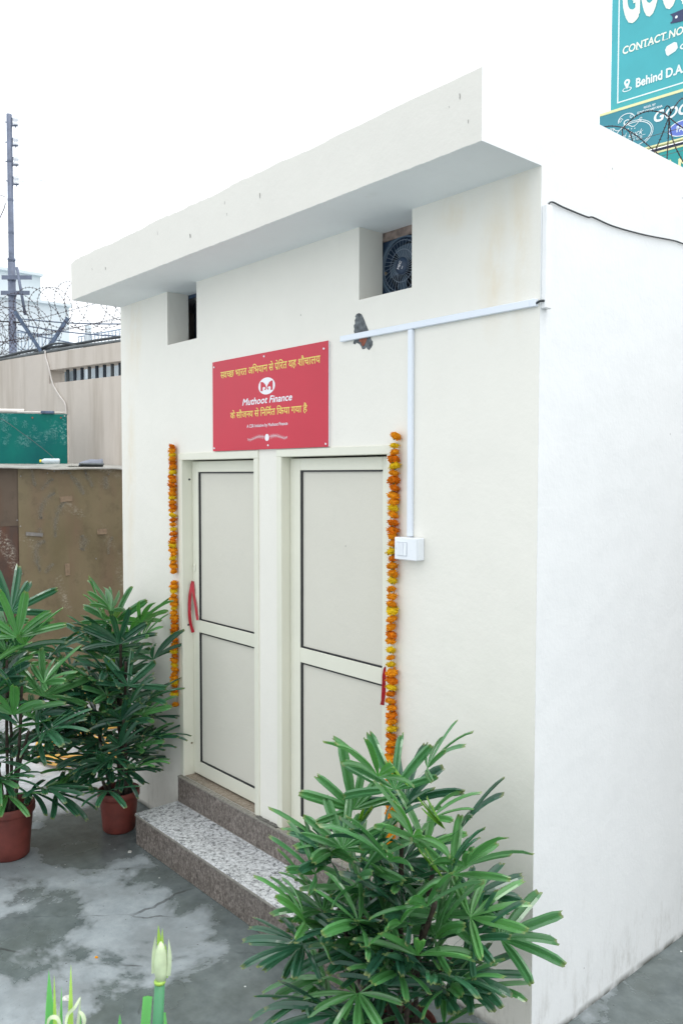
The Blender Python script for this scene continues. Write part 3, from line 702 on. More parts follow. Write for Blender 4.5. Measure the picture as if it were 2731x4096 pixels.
for k in range(3):
    a = -0.6985+k*0.0192; m = MB()
    t = 0.0045 if k != 2 else -0.002
    m.v = [(a, -0.0573, 1.919), (a+0.0182, -0.0573, 1.919), (a+0.0182, -0.0573, 1.976), (a, -0.0573, 1.976), (a, -0.060, 1.919), (a+0.0182, -0.060, 1.919), (a+0.0182, -0.0605-t, 1.976), (a, -0.0605-t, 1.976)]
    m.f = [(0, 3, 2, 1), (4, 5, 6, 7), (0, 1, 5, 4), (1, 2, 6, 5), (2, 3, 7, 6), (3, 0, 4, 7)]; m.mi = [0]*6
    part('rocker', m, SWITCH, sb)
for x in (-0.7105, -0.615):
    m = MB(); m.lathe([(0.0, 0.0012), (0.004, 0.001), (0.0045, 0.0)], n=12, M=Matrix.Translation((x, -0.0562, 1.948)) @ Matrix.Rotation(PI/2, 4, 'X')); part('screw_cover', m, SWITCH, sb)
m = MB(); m.tube(catmull([(-0.012, -0.012, 2.921), (0.0, -0.013, 2.926), (0.009, -0.006, 2.931), (0.014, 0.008, 2.932)]), 0.0045, 8)
single('black_cable', m, CABLE, 'black cable stub poking out of the trunking end at the corner', 'cable', smooth=True)
m = MB()
P = catmull([(0.012, 0.03, 3.296), (0.008, 0.06, 3.313), (0.006, 0.14, 3.310), (0.006, 0.30, 3.307), (0.006, 0.345, 3.314), (0.006, 0.5, 3.309), (0.006, 0.75, 3.322), (0.006, 1.0, 3.345), (0.006, 1.1, 3.348), (0.006, 1.4, 3.352), (0.006, 2.2, 3.37)], 6)
m.tube(P, 0.0032, 6); single('black_cable', m, CABLE, 'thin black cable sagging along the bright side wall', 'cable', smooth=True)

# ================================================================== RED SIGN
SXA, SXB, SZA, SZB = -2.276, -1.226, 2.412, 2.9325
sg = thing('red_signboard', 'red rectangular signboard with yellow Hindi and white lettering above the doors', 'sign', ((SXA+SXB)/2, -0.01, SZA))
m = MB(); m.cbox(SXA, SXB, -0.0145, -0.0105, SZA, SZB, 0.0008); part('board', m, SIGNRED, sg)
m = MB(); m.box(SXA+0.002, SXB-0.001, -0.0100, -0.0006, SZA+0.002, SZB-0.002); part('backing', m, SWHITE, sg)
YS = -0.0150
def mapx(px): return px
# sign local coordinates: u 0..1 from left, v 0..1 from bottom, taken on the rectified board
SW, SHT = SXB-SXA, SZB-SZA
def onb(u, v): return (SXA+u, YS, SZA+v)
def chs(s): return [('n', c) for c in s]
line1 = [[('half', 'स'), ('n', 'व'), ('half', 'च'), ('n', 'छ')], [('n', 'भा'), ('n', 'र'), ('n', 'त')], [('n', 'अ'), ('n', 'िभ'), ('n', 'या'), ('n', 'न')], [('n', 'से')],
         [('n', 'प'), ('ra',), ('n', 'े'), ('n', 'िर'), ('n', 'त')], [('n', 'य'), ('n', 'ह')], [('n', 'शौ'), ('n', 'चा'), ('n', 'ल'), ('n', 'य')]]
line2 = [[('n', 'के')], [('n', 'सौ'), ('n', 'ज'), ('half', 'न'), ('n', 'य')], [('n', 'से')], [('n', 'िन'), ('n', 'िम'), ('reph',), ('n', 'त')], [('n', 'िक'), ('n', 'या')], [('n', 'ग'), ('n', 'या')], [('n', 'है')]]
def lay(vf, u0, u1, v0, v1, mat, name='lettering'):
    vf = fit(vf, u1-u0, v1-v0); b = MB(); put(b, vf, lambda a, c: onb(u0+a, v0+c)); return part(name, b, mat, sg)
GEO = {}
LAYOUT = dict(l1=(0.088, 0.993, 0.410, 0.470), m=(0.309, 0.764, 0.2475, 0.286), l2=(0.188, 0.889, 0.174, 0.232), csr=(0.352, 0.725, 0.1175, 0.1405))
lay(thick(hindi(line1), 0.014), *LAYOUT['l1'], SYEL); lay(thick(hindi(line2), 0.014), *LAYOUT['l2'], SYEL)
lay(thick(text_raw('Muthoot Finance', 0.0, 0.25), 0.022), *LAYOUT['m'], SWHITE)
lay(thick(text_raw('A CSR Initiative by Muthoot Finance'), 0.012), *LAYOUT['csr'], SWHITE)
# round emblem: white disc, two mirrored red heads forming an M
cu, cv, cr = 0.540, 0.340, 0.0455; CRX = 0.0755
m = MB(); m.poly([(SXA+cu+CRX*cos(2*pi*k/40), YS-0.0002, SZA+cv+cr*sin(2*pi*k/40)) for k in range(40)]); part('emblem', m, SWHITE, sg)
m = MB()
for s in (-1, 1):
    o1 = [(-0.92, -0.55), (-0.92, 0.60), (-0.60, 0.55), (-0.30, 0.35), (-0.12, 0.05), (-0.05, -0.15), (-0.05, -0.38), (-0.20, -0.50), (-0.34, -0.42), (-0.30, -0.30), (-0.20, -0.34), (-0.18, -0.22), (-0.34, -0.08), (-0.52, -0.10), (-0.60, -0.20), (-0.60, -0.60)]
    pts = [(SXA+cu+s*x*CRX*0.72/0.9, YS-0.0006, SZA+cv+z*cr*0.95) for x, z in o1]
    # triangulate through bmesh-safe polygon
    m.poly(pts if s > 0 else pts[::-1])
part('emblem_mark', m, SIGNRED, sg)
m = MB()
for s in (-1, 1): m.poly([(SXA+cu+s*(0.25*CRX)+0.003*cos(k*pi/4), YS-0.0009, SZA+cv+0.30*cr+0.002*sin(k*pi/4)) for k in range(8)])
part('emblem_eye', m, SWHITE, sg)
# feather ornament
m = MB(); fu, fv = 0.541, 0.0635
m.poly([(SXA+fu+(0.0205 if k % 2 else 0.0185)*cos(2*pi*k/36), YS, SZA+fv+(0.0205 if k % 2 else 0.0175)*sin(2*pi*k/36)) for k in range(36)])
for s in (-1, 1):
    sp = []
    for i in range(16):
        t = i/15; sp.append((fu+s*(0.028+0.155*t), fv+0.004+0.006*sin(t*5.0)-0.010*t+0.018*max(0, t-0.8)*5*0.5))
    for i in range(15):
        (a, b), (c_, d_) = sp[i], sp[i+1]
        m.quad(onb(a, b-0.0006), onb(c_, d_-0.0006), onb(c_, d_+0.0006), onb(a, b+0.0006))
        for k in (-1, 1):
            L_ = 0.014*(1-0.35*i/15); m.tri(onb(a, b), onb(a+s*0.004, b), onb(a+s*0.010, b+k*L_))
part('feather_ornament', m, SWHITE, sg)
for (u, v) in ((0.020, 0.490), (0.518, 0.500), (1.020, 0.484), (0.018, 0.018), (0.553, 0.021), (1.035, 0.015)):
    m = MB(); m.cbox(SXA+u-0.006, SXA+u+0.006, -0.018, -0.0148, SZA+v-0.0045, SZA+v+0.0045, 0.001, M=Matrix.Translation((SXA+u, 0, SZA+v)) @ Matrix.Rotation(0.35, 4, 'Y') @ Matrix.Translation((-SXA-u, 0, -SZA-v)))
    part('fixing_clip', m, SWHITE, sg)

# ================================================================== GARLANDS
def flower_mesh(seed, mat, name):
    r = random.Random(seed); m = MB(); R = 0.0265
    for ring in range(6):
        el = -0.9+ring*0.36
        n = [7, 9, 10, 9, 7, 4][ring]
        for k in range(n):
            q = 2*pi*(k+r.random()*0.7)/n; e = el+r.uniform(-0.15, 0.15)
            d = Vector((cos(q)*cos(e), sin(q)*cos(e), sin(e)*0.62)); t = Vector((-sin(q), cos(q), 0)); u = d.cross(t)
            rr_ = R*r.uniform(0.85, 1.12); w = 0.0068*r.uniform(0.8, 1.2); cup = r.uniform(-0.3, 0.5)
            b = d*rr_*0.55; c1 = d*rr_*0.88; tip = d*rr_+Vector((0, 0, 0.003*cup))
            m.poly([tuple(b-t*w*0.4), tuple(b+t*w*0.4), tuple(c1+t*w+u*0.0015), tuple(tip+t*w*0.55), tuple(tip+u*0.002*cup), tuple(tip-t*w*0.55), tuple(c1-t*w+u*0.0015)])
    m.lathe([(0.0, -0.0125), (0.013, -0.010), (0.0205, -0.003), (0.0205, 0.003), (0.014, 0.010), (0.0, 0.013)], n=12)
    m.lathe([(0.0, -0.016), (0.0035, -0.0155), (0.0045, -0.008), (0.006, -0.004)], n=6, mi=1)
    return m.mesh(name, [mat, CALYX])
for _m in (ORANGE, DORANGE, YELLOW):
    t_ = _m.node_tree; b_ = t_.nodes['Principled BSDF']; lk = b_.inputs['Base Color'].links[0].from_socket
    tr_ = t_.nodes.new('ShaderNodeBsdfTranslucent'); t_.links.new(lk, tr_.inputs['Color']); mx_ = t_.nodes.new('ShaderNodeMixShader'); mx_.inputs[0].default_value = 0.35
    t_.links.new(b_.outputs[0], mx_.inputs[1]); t_.links.new(tr_.outputs[0], mx_.inputs[2]); t_.links.new(mx_.outputs[0], t_.nodes['Material Output'].inputs['Surface'])
FLM = {k: [flower_mesh(10*i+j, mt, 'flower') for j in range(4)] for i, (k, mt) in enumerate((('o', ORANGE), ('d', DORANGE), ('y', YELLOW)))}
def garland(x_of, z_top, z_bot, gaps, seq, label, seed, n):
    r = random.Random(seed)
    g_ = thing('marigold_garland', label, 'garland', (x_of(z_bot), -0.03, z_bot), 'marigold garlands beside the doors')
    m = MB(); P = [(x_of(z)+0.0015*sin(z*40), -0.024, z) for z in [z_top-(z_top-z_bot)*i/60 for i in range(61)]]
    m.tube(P, 0.0009, 4); part('thread', m, THREAD, g_)
    z = z_top; i = 0
    while z > z_bot:
        skip = None
        for a, b in gaps:
            if b < z < a: skip = b
        if skip is not None: z = skip; continue
        k = seq[i % len(seq)]; i += 1
        if k == 'o' and r.random() < 0.3: k = 'd'
        o = bpy.data.objects.new('flower', r.choice(FLM[k])); COL.objects.link(o); o.parent = g_
        sc = r.uniform(0.92, 1.22)
        o.location = Vector((x_of(z)+r.uniform(-0.0045, 0.0045), -0.028+r.uniform(-0.004, 0.003), z))-wpos(g_)
        o.rotation_euler = (r.uniform(-0.45, 0.45), r.uniform(-0.4, 0.4), r.uniform(0, 6.28)); o.scale = (sc, sc, sc*r.uniform(0.9, 1.1))
        z -= (z_top-z_bot)/n*r.uniform(0.85, 1.15)
    return g_
garland(lambda z: -2.730+0.006*(2.45-z), 2.452, 0.80, [(1.655, 1.592), (0.875, 0.812)], 'ooyoooyoodooyoooyooyoooyooyooo', 'left marigold garland hanging beside the left door frame', 3, 60)
g2 = garland(lambda z: -0.745-0.012*(2.45-z)-0.006*sin((2.45-z)*2.2), 2.448, 0.52, [(2.436, 2.405), (1.56, 1.55), (1.49, 1.478)], 'oyodyoooooyoodooyoooyoooyooooy', 'right marigold garland hanging between the right door and switch box', 5, 58)
m = MB(); m.cbox(-0.770, -0.756, -0.012, -0.0005, 2.412, 2.420, 0.002); part('wall_clip', m, SWHITE, g2)

# ribbons
def ribbon(P, w, label, twist=0.0):
    P = catmull(P, 6); m = MB(); N = len(P)
    L_ = []
    for i, p in enumerate(P):
        t = (P[min(i+1, N-1)]-P[max(i-1, 0)]).normalized(); vw = Vector((0.82, -0.57, 0)); a = t.cross(vw).normalized()
        q = 0.35*sin(i*0.55+twist); a = a*cos(q)+vw*sin(q); L_.append((p-a*w/2, p+a*w/2))
    for a, b in zip(L_[:-1], L_[1:]): m.quad(a[0], a[1], b[1], b[0])
    n = len(m.v)
    off = [(Vector(v)+Vector((0, 0.0006, 0))) for v in m.v]; fs = [tuple(n+i for i in f[::-1]) for f in m.f]
    m.v += [tuple(o) for o in off]; m.f += fs; m.mi += [0]*len(fs)
    return m
rb = ribbon([(-2.626, 0.053, 1.603), (-2.628, 0.045, 1.575), (-2.628, 0.034, 1.521), (-2.628, 0.028, 1.451), (-2.628, 0.028, 1.396), (-2.628, 0.034, 1.341), (-2.628, 0.053, 1.276)], 0.019, '')
rc = ribbon([(-2.626, 0.052, 1.598), (-2.618, 0.050, 1.557), (-2.608, 0.050, 1.508), (-2.591, 0.052, 1.439), (-2.580, 0.053, 1.386), (-2.572, 0.053, 1.362)], 0.016, '', 1.5)
n = len(rb.v); rb.v += rc.v; rb.f += [tuple(n+i for i in f) for f in rc.f]; rb.mi += rc.mi
single('red_ribbon', rb, RIBBON, 'red satin ribbon tied in a loop on the left door edge', 'ribbon', smooth=True)
rb = ribbon([(-0.862, 0.042, 1.366), (-0.872, 0.042, 1.362), (-0.880, 0.040, 1.32), (-0.882, 0.040, 1.27), (-0.886, 0.040, 1.22), (-0.893, 0.040, 1.185)], 0.019, '')
single('red_ribbon', rb, RIBBON, 'short red ribbon end hanging half behind the right garland', 'ribbon', smooth=True)

# ================================================================== POTTED PALMS
def leaf_mesh(seed, size, young=False, droop=1.0):
    """one fan leaf: petiole from the origin along +X, leaflets spread from its tip"""
    r = random.Random(seed); m = MB(); al = []
    pl = size*r.uniform(0.5, 1.0)
    P = [Vector((0, 0, 0)), Vector((pl*0.35, 0, pl*0.16)), Vector((pl*0.7, 0, pl*0.24)), Vector((pl, 0, pl*0.24))]
    m.tube(P, [0.0026, 0.0022, 0.002, 0.002], 5); al += [0.2]*len(m.v)
    n = r.choice((4, 5, 6, 6, 7)) if not young else 4
    spread = r.uniform(1.55, 2.0) if not young else 0.35
    tip = P[-1]
    for k in range(n):
        f = (k+0.5)/n*2-1; az = f*spread+r.uniform(-0.08, 0.08)
        L_ = size*r.uniform(0.85, 1.15)*(1.0-0.2*abs(f)); wd = size*r.uniform(0.125, 0.185)*(0.85 if abs(f) > 0.7 else 1.0)
        if young: L_ *= 1.0; wd *= 0.75
        el0 = r.uniform(0.10, 0.35) if not young else r.uniform(1.0, 1.4); dr = r.uniform(0.1, 0.8)*droop if not young else 0.1
        SEG = 7; p = Vector(tip); el = el0; rows = []
        side = Vector((-sin(az), cos(az), 0))
        roll = -f*0.45+r.uniform(-0.25, 0.25)
        for i in range(SEG+1):
            t = i/SEG
            w = wd*min(1.0, (t*2.6)**0.8+0.06)*(1.0 if t < 0.8 else (1.0-((t-0.8)/0.2)**2*0.38))
            d = Vector((cos(az)*cos(el), sin(az)*cos(el), sin(el))); up = side.cross(d)*-1
            if up.z < 0: up = -up
            s2 = side*cos(roll)+up*sin(roll); u2 = up*cos(roll)-side*sin(roll)
            row = []
            for j in range(5):
                q = (j-2)/2; row.append(p+s2*q*w*0.5+u2*((0.22 if j in (1, 3) else (0.0 if j == 2 else 0.05))*w+abs(q)*w*0.12))
            rows.append(row); p = p+d*(L_/SEG); el -= dr/SEG*(0.4+1.4*t)
        b = len(m.v)
        jag = [r.uniform(-0.035, 0.02)*size for _ in range(5)]
        for i, row in enumerate(rows):
            for j, q in enumerate(row):
                if i == SEG: q = q+Vector((cos(az), sin(az), 0))*jag[j]
                m.v.append(tuple(q)); al.append(0.05+0.95*i/SEG)
        for i in range(SEG):
            for j in range(4):
                a = b+i*5+j; m.f.append((a, a+1, a+6, a+5)); m.mi.append(0)
    m.along = al
    return m
LV = {}
def leaf_variant(kind, i):
    key = (kind, i)
    if key not in LV:
        mb = leaf_mesh(100+i*7+hash_kind[kind], 1.0, kind == 'young', 1.0)
        LV[key] = mb.mesh('leaf', {'dark': LEAF, 'bright': LEAFB, 'young': YOUNG}[kind])
    return LV[key]
hash_kind = {'dark': 0, 'bright': 0, 'young': 500}
def pot(parent, c, R, Hh):
    m = MB()
    m.lathe([(0, 0.0), (R*0.70, 0.0), (R*0.77, 0.012), (R*0.80, Hh*0.25), (R*0.86, Hh*0.55), (R*0.91, Hh*0.80), (R*0.92, Hh*0.83), (R*0.985, Hh*0.845), (R*1.0, Hh*0.87), (R*1.0, Hh*0.97), (R*0.985, Hh), (R*0.93, Hh), (R*0.90, Hh*0.97), (R*0.88, Hh*0.83)], c, 40)
    part('pot', m, TERRA, parent, True)
    m = MB(); rs = random.Random(3); rings = []
    m.lathe([(R*0.885, Hh*0.86), (R*0.6, Hh*0.885), (R*0.3, Hh*0.87), (0.0, Hh*0.89)], c, 24)
    m.v = [(x, y, z+rs.uniform(-0.004, 0.004)) for x, y, z in m.v]; part('soil', m, SOIL, parent, True)
def palm(label, c, R, Hh, canes, size, seed, bright=0.0, leaves_per=(7, 9), avoid=None, zmin=0.0):
    r = random.Random(seed)
    t = thing('potted_palm', label, 'potted plant', c, 'potted lady palms around the building')
    pot(t, c, R, Hh)
    C = Vector(c)
    for (bx, by, tx, ty, hh) in canes:
        b = C+Vector((bx, by, Hh*0.85)); top = C+Vector((tx, ty, hh))
        mid = (b+top)/2+Vector((r.uniform(-0.02, 0.02), r.uniform(-0.02, 0.02), 0))
        P = catmull([b, mid, top], 8); m = MB()
        rad = [0.0095+0.0022*(i % 2)-0.0025*i/len(P) for i in range(len(P))]
        m.tube(P, rad, 7); part('stem', m, CANE, t, True)
        n = r.randint(*leaves_per)
        if hh < 0.7: n = max(4, n-3)
        az = r.uniform(0, 6.28)
        for k in range(n):
            f = k/(n-1); h = 1-0.66*(1-f)**1.0 if hh > 0.75 else 1-0.5*(1-f)
            p = P[min(len(P)-1, int(h*(len(P)-1)))]
            az += 2.4+r.uniform(-0.5, 0.5)
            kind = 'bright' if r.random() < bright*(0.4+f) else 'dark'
            sz = size*r.uniform(0.82, 1.15)*(0.88 if f < 0.3 else 1)
            tilt = -0.30+1.15*f**1.2+r.uniform(-0.25, 0.25)
            if avoid is not None:
                for _ in range(14):
                    e = p+Vector((cos(az), sin(az), 0))*sz*1.55*cos(max(0, tilt))
                    if not avoid(e) and not (e.x > 0.27 or -0.9 < e.x < -0.70): break
                    az += 0.45; 
                else: tilt = 1.25
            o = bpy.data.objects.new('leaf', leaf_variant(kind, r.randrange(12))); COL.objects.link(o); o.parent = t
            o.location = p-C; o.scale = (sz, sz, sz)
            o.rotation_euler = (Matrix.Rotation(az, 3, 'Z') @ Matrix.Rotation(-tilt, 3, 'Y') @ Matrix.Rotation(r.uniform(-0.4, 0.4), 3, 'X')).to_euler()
        if hh > 0.8 and r.random() < 0.7:
            o = bpy.data.objects.new('leaf', leaf_variant('young', r.randrange(4))); COL.objects.link(o); o.parent = t; o['label'] = 'bright yellow-green young leaf'
            o.location = P[-1]-C; s_ = size*0.55; o.scale = (s_, s_*1.7, s_*1.1); o.rotation_euler = (Matrix.Rotation(az, 3, 'Z') @ Matrix.Rotation(-1.0, 3, 'Y')).to_euler()
    return t
# against the wall: leaves must not pass through it
def inwall(e): return (e.y > -0.02 and e.x < 0.02) or (e.z < 0.21 and e.y > -0.34 and e.x < -0.68 and e.x > -2.7) or e.z < 0.03
palm('bushy potted palm in front, leaning on the building corner', (-0.215, -0.51, 0), 0.135, 0.235,
     [(0.0, 0.0, 0.0, 0.0, 1.05), (0.04, 0.03, 0.16, 0.0, 0.90), (-0.05, 0.0, -0.22, 0.0, 0.82), (0.05, -0.04, 0.24, -0.08, 0.82), (-0.03, -0.05, -0.10, -0.22, 0.72), (0.0, 0.05, 0.14, -0.20, 0.66), (-0.06, 0.03, -0.30, -0.08, 0.56), (0.07, 0.0, 0.24, 0.0, 0.60), (-0.02, -0.08, -0.16, -0.16, 0.46), (0.06, -0.06, 0.14, -0.14, 0.44)], 0.232, 21, 0.5, (11, 13), inwall)
palm('tall potted palm between the left palm and the granite step', (-2.965, -0.30, 0), 0.132, 0.262,
     [(0.0, 0.0, 0.05, 0.0, 1.22), (-0.04, 0.03, -0.12, 0.02, 1.20), (0.05, -0.02, 0.18, -0.03, 1.12), (-0.05, -0.03, -0.30, -0.06, 1.02), (0.02, 0.05, 0.10, -0.1, 0.95), (0.06, 0.02, 0.28, -0.1, 0.80), (-0.02, -0.06, -0.18, -0.2, 0.72), (0.07, -0.03, 0.24, -0.12, 0.55), (-0.03, -0.05, -0.14, -0.12, 0.50)], 0.25, 33, 0.3, (10, 13), inwall)
palm('tall potted palm at the far left, cut off by the photo edge', (-3.06, -0.96, 0), 0.152, 0.315,
     [(0.0, 0.0, 0.02, 0.0, 1.18), (-0.05, 0.03, -0.16, 0.04, 1.16), (0.06, -0.02, 0.20, 0.02, 1.06), (-0.05, -0.03, -0.24, -0.1, 1.06), (0.02, -0.05, 0.08, -0.12, 0.95), (0.06, 0.02, 0.24, 0.04, 0.80), (0.05, -0.06, 0.12, -0.1, 0.62)], 0.29, 47, 0.45, (9, 11), inwall)

# ================================================================== FOREGROUND BULB PLANT
fgc = Vector((0.42, -1.93, 0))
fp = thing('potted_bulb_plant', 'close bulb plant with tight buds and green shoots at the bottom edge', 'potted plant', (fgc.x, fgc.y, 0))
m = MB(); m.lathe([(0, 0), (0.13, 0), (0.135, 0.01), (0.17, 1.02), (0.18, 1.03), (0.18, 1.06), (0.165, 1.06), (0.16, 1.0)], fgc, 36); part('pot', m, simple('tall_planter', (0.35, 0.35, 0.34), 0.6), fp, True)
m = MB(); m.lathe([(0.162, 1.01), (0.08, 1.02), (0, 1.02)], fgc, 24); part('soil', m, SOIL, fp)
def blade(b, tip, w, bend, name, mat, parent=fp, fold=0.35, blunt=0.0, n=9):
    b = Vector(b); tip = Vector(tip); m = MB(); al = []; ax = (tip-b).normalized(); vd = (CAMLOC-b).normalized(); s = ax.cross(vd).normalized(); u = s.cross(ax)
    for i in range(n+1):
        t = i/n; p = b.lerp(tip, t)+Vector(bend)*sin(t*pi); ww = w*(1 if t < 0.55 else max(blunt, 1-((t-0.55)/0.45)**1.5)); 
        m.v += [tuple(p-s*ww/2+u*ww*fold*0.5), tuple(p), tuple(p+s*ww/2+u*ww*fold*0.5)]; al += [0.3+0.5*t]*3
    for i in range(n):
        a = i*3; m.f += [(a, a+1, a+4, a+3), (a+1, a+2, a+5, a+4)]; m.mi += [0, 0]
    k = len(m.v); m.v += [tuple(Vector(v)-u*0.0012) for v in m.v]; m.f += [tuple(k+i for i in f[::-1]) for f in m.f[:]]; m.mi += [0]*(len(m.f)-len(m.mi)); al += al
    m.along = al
    return part(name, m, mat, parent, True)
def fg(px, py, D): return CAMLOC + (Fv+R2*((px-1365.5)/3278.4)-U2*((py-2048)/3278.4))*D
def sheath(P, w0, name, mat, seed=0):
    pass
# left clump of shoots
blade((0.378, -2.052, 1.03), (0.3725, -2.052, 1.336), 0.021, (0.0, 0, 0), 'leaf', BULBLF)
blade((0.392, -2.047, 1.03), (0.388, -2.048, 1.334), 0.0085, (-0.002, 0, 0), 'leaf', BULBYG)
blade((0.389, -2.040, 1.03), (0.380, -2.031, 1.300), 0.008, (-0.002, 0, 0), 'leaf', BULBLF)
blade((0.398, -2.030, 1.03), (0.399, -2.020, 1.348), 0.0115, (0.003, 0, 0), 'leaf', BULBYG)
blade((0.402, -2.015, 1.03), (0.403, -2.005, 1.277), 0.012, (0.001, 0, 0), 'leaf', BULBLF)
blade((0.390, -2.043, 1.15), (0.386, -2.040, 1.262), 0.012, (0.003, 0, 0), 'leaf', BULBWH)
blade((0.407, -2.020, 1.12), (0.407, -2.005, 1.285), 0.007, (-0.003, 0, 0), 'leaf', BULBWH)
def curl(P, w, mat, name='dry_sheath'):
    P = catmull(P, 5); m = MB(); vd = (CAMLOC-P[0]).normalized(); L_ = []
    for i, p in enumerate(P):
        t = (P[min(i+1, len(P)-1)]-P[max(i-1, 0)]).normalized(); s = t.cross(vd).normalized(); ww = w*(0.25+0.75*sin(pi*min(1, (i+1)/len(P)*0.9))); L_.append((p-s*ww/2, p+s*ww/2))
    for a, b in zip(L_[:-1], L_[1:]): m.quad(a[0], a[1], b[1], b[0])
    k = len(m.v); m.v += [tuple(Vector(v)-vd*0.0008) for v in m.v]; fs = [tuple(k+i for i in f[::-1]) for f in m.f]; m.f += fs; m.mi += [0]*len(fs)
    part(name, m, mat, fp, True)
curl([fg(190, 4110, 1.52), fg(197, 4078, 1.52), fg(215, 4068, 1.52), fg(232, 4076, 1.52), fg(245, 4105, 1.52)], 0.007, BULBWH)
curl([fg(325, 4120, 1.53), fg(338, 4090, 1.53), fg(333, 4062, 1.53), fg(318, 4045, 1.53)], 0.007, BULBWH)
curl([fg(262, 4110, 1.53), fg(272, 4060, 1.54), fg(300, 4030, 1.54), fg(322, 3990, 1.55)], 0.006, BULBWH)
# bud on its stalk
m = MB(); sb0 = Vector((0.462, -1.885, 1.02)); sb1 = Vector((0.467, -1.871, 1.283))
m.tube([sb0, sb0.lerp(sb1, 0.5), sb1], [0.0105, 0.0105, 0.0100], 16); m.along = [0.5]*len(m.v); part('stalk', m, BULBST, fp, True)
m = MB(); m.tube([sb1+Vector((0, 0, -0.002)), sb1+Vector((0, 0, 0.001)), sb1+Vector((0, 0, 0.004))], [0.0108, 0.0116, 0.0105], 16); m.along = [0.3]*len(m.v); part('node_ring', m, BULBYG, fp, True)
m = MB(); bt = Vector((0.4665, -1.868, 1.286)); prof = [(0.0102, 0), (0.0125, 0.015), (0.0132, 0.03), (0.0125, 0.045), (0.0100, 0.058), (0.0065, 0.068), (0.002, 0.076)]
m.tube([bt+Vector((0, 0, z)) for r_, z in prof], [r_ for r_, z in prof], 18); part('bud_sheath', m, BULBWH, fp, True)
for a, b, w in ((Vector((0.4655, -1.868, 1.325)), Vector((0.461, -1.870, 1.394)), 0.009), (Vector((0.467, -1.866, 1.33)), Vector((0.466, -1.864, 1.388)), 0.006), (Vector((0.4735, -1.860, 1.31)), Vector((0.4705, -1.860, 1.358)), 0.006)):
    blade(a-Vector((0, 0, 0.02)), b, w, (0, 0, 0), 'shoot_tip', BULBYG)
blade((0.4585, -1.880, 1.30), (0.4595, -1.875, 1.374), 0.0075, (-0.0025, 0, 0), 'bract', BULBWH)
blade((0.4775, -1.858, 1.295), (0.4755, -1.856, 1.367), 0.0075, (0.003, 0.001, 0), 'bract', BULBWH)
blade((0.434, -1.905, 1.03), (0.442, -1.884, 1.248), 0.024, (0.002, 0, 0), 'leaf', BULBLF, blunt=0.75)
blade((0.474, -1.864, 1.03), (0.467, -1.861, 1.217), 0.018, (0.003, 0.001, 0), 'leaf', BULBLF, blunt=0.2)
blade((0.560, -1.80, 1.03), (0.590, -1.775, 1.203), 0.012, (0.003, 0.001, 0), 'leaf', BULBLF)
blade((0.410, -1.93, 1.03), (0.404, -1.925, 1.21), 0.020, (0.0, 0, 0), 'leaf', BULBLF)

# ================================================================== LEFT BACKGROUND: boundary wall
WD = Vector((0.979, 0.205, 0)).normalized(); WN = Vector((-WD.y, WD.x, 0))     # WN points away from the camera
W0 = Vector((-7.769, 1.39, 0)); WZ = 3.765; WT = 0.22
def wp(s, z, off=0.0): return W0+WD*s+WN*off+Vector((0, 0, z))
bw = thing('boundary_wall', 'tall beige boundary wall with rain streaks and a slot of dark bars', 'wall', W0+WD*1.0)
def wall_left(s):   # the wall bends a little towards the yard on the far left
    return 0.0 if s > -0.6 else 0.035*(-0.6-s)**1.3
def wq(mb, s0, s1, z0, z1, o0=0.0, o1=WT):
    a0, a1 = wall_left(s0), wall_left(s1)
    P = [wp(s0, z0, o0+a0), wp(s1, z0, o0+a1), wp(s1, z0, o1+a1), wp(s0, z0, o1+a0), wp(s0, z1, o0+a0), wp(s1, z1, o0+a1), wp(s1, z1, o1+a1), wp(s0, z1, o1+a0)]
    n = len(mb.v); mb.v += [tuple(p) for p in P]
    for q in ((0, 3, 2, 1), (4, 5, 6, 7), (0, 1, 5, 4), (1, 2, 6, 5), (2, 3, 7, 6), (3, 0, 4, 7)): mb.f.append(tuple(n+i for i in q)); mb.mi.append(0)
SL0, SL1, SZ0, SZ1 = -0.34, 3.6, 3.392, 3.556
m = MB()
ss = [-8, -6, -4.5, -3.5, -2.7, -2.1, -1.6, -1.2, -0.8, SL0]
for a, b in zip(ss[:-1], ss[1:]): wq(m, a, b, 0, WZ)
wq(m, SL0, 14, 0, SZ0); wq(m, SL0, 14, SZ1, WZ); wq(m, SL1, 14, SZ0, SZ1)
part('wall_body', m, BEIGE, bw)
for k in range(26):
    s = -0.13+k*0.1435; m = MB(); wq(m, s+0.01, s+0.047, SZ0+0.001, SZ1-0.001, 0.09, 0.112); part('bar', m, DARKBLUE if k % 3 else CABLE, bw)
# unseen wall added on the right to shade the side wall, in boundary-wall paint
m = MB(); m.box(2.25, 2.45, 0.9, 3.36, 0, 3.1); part('wall_body', m, BEIGE, bw)
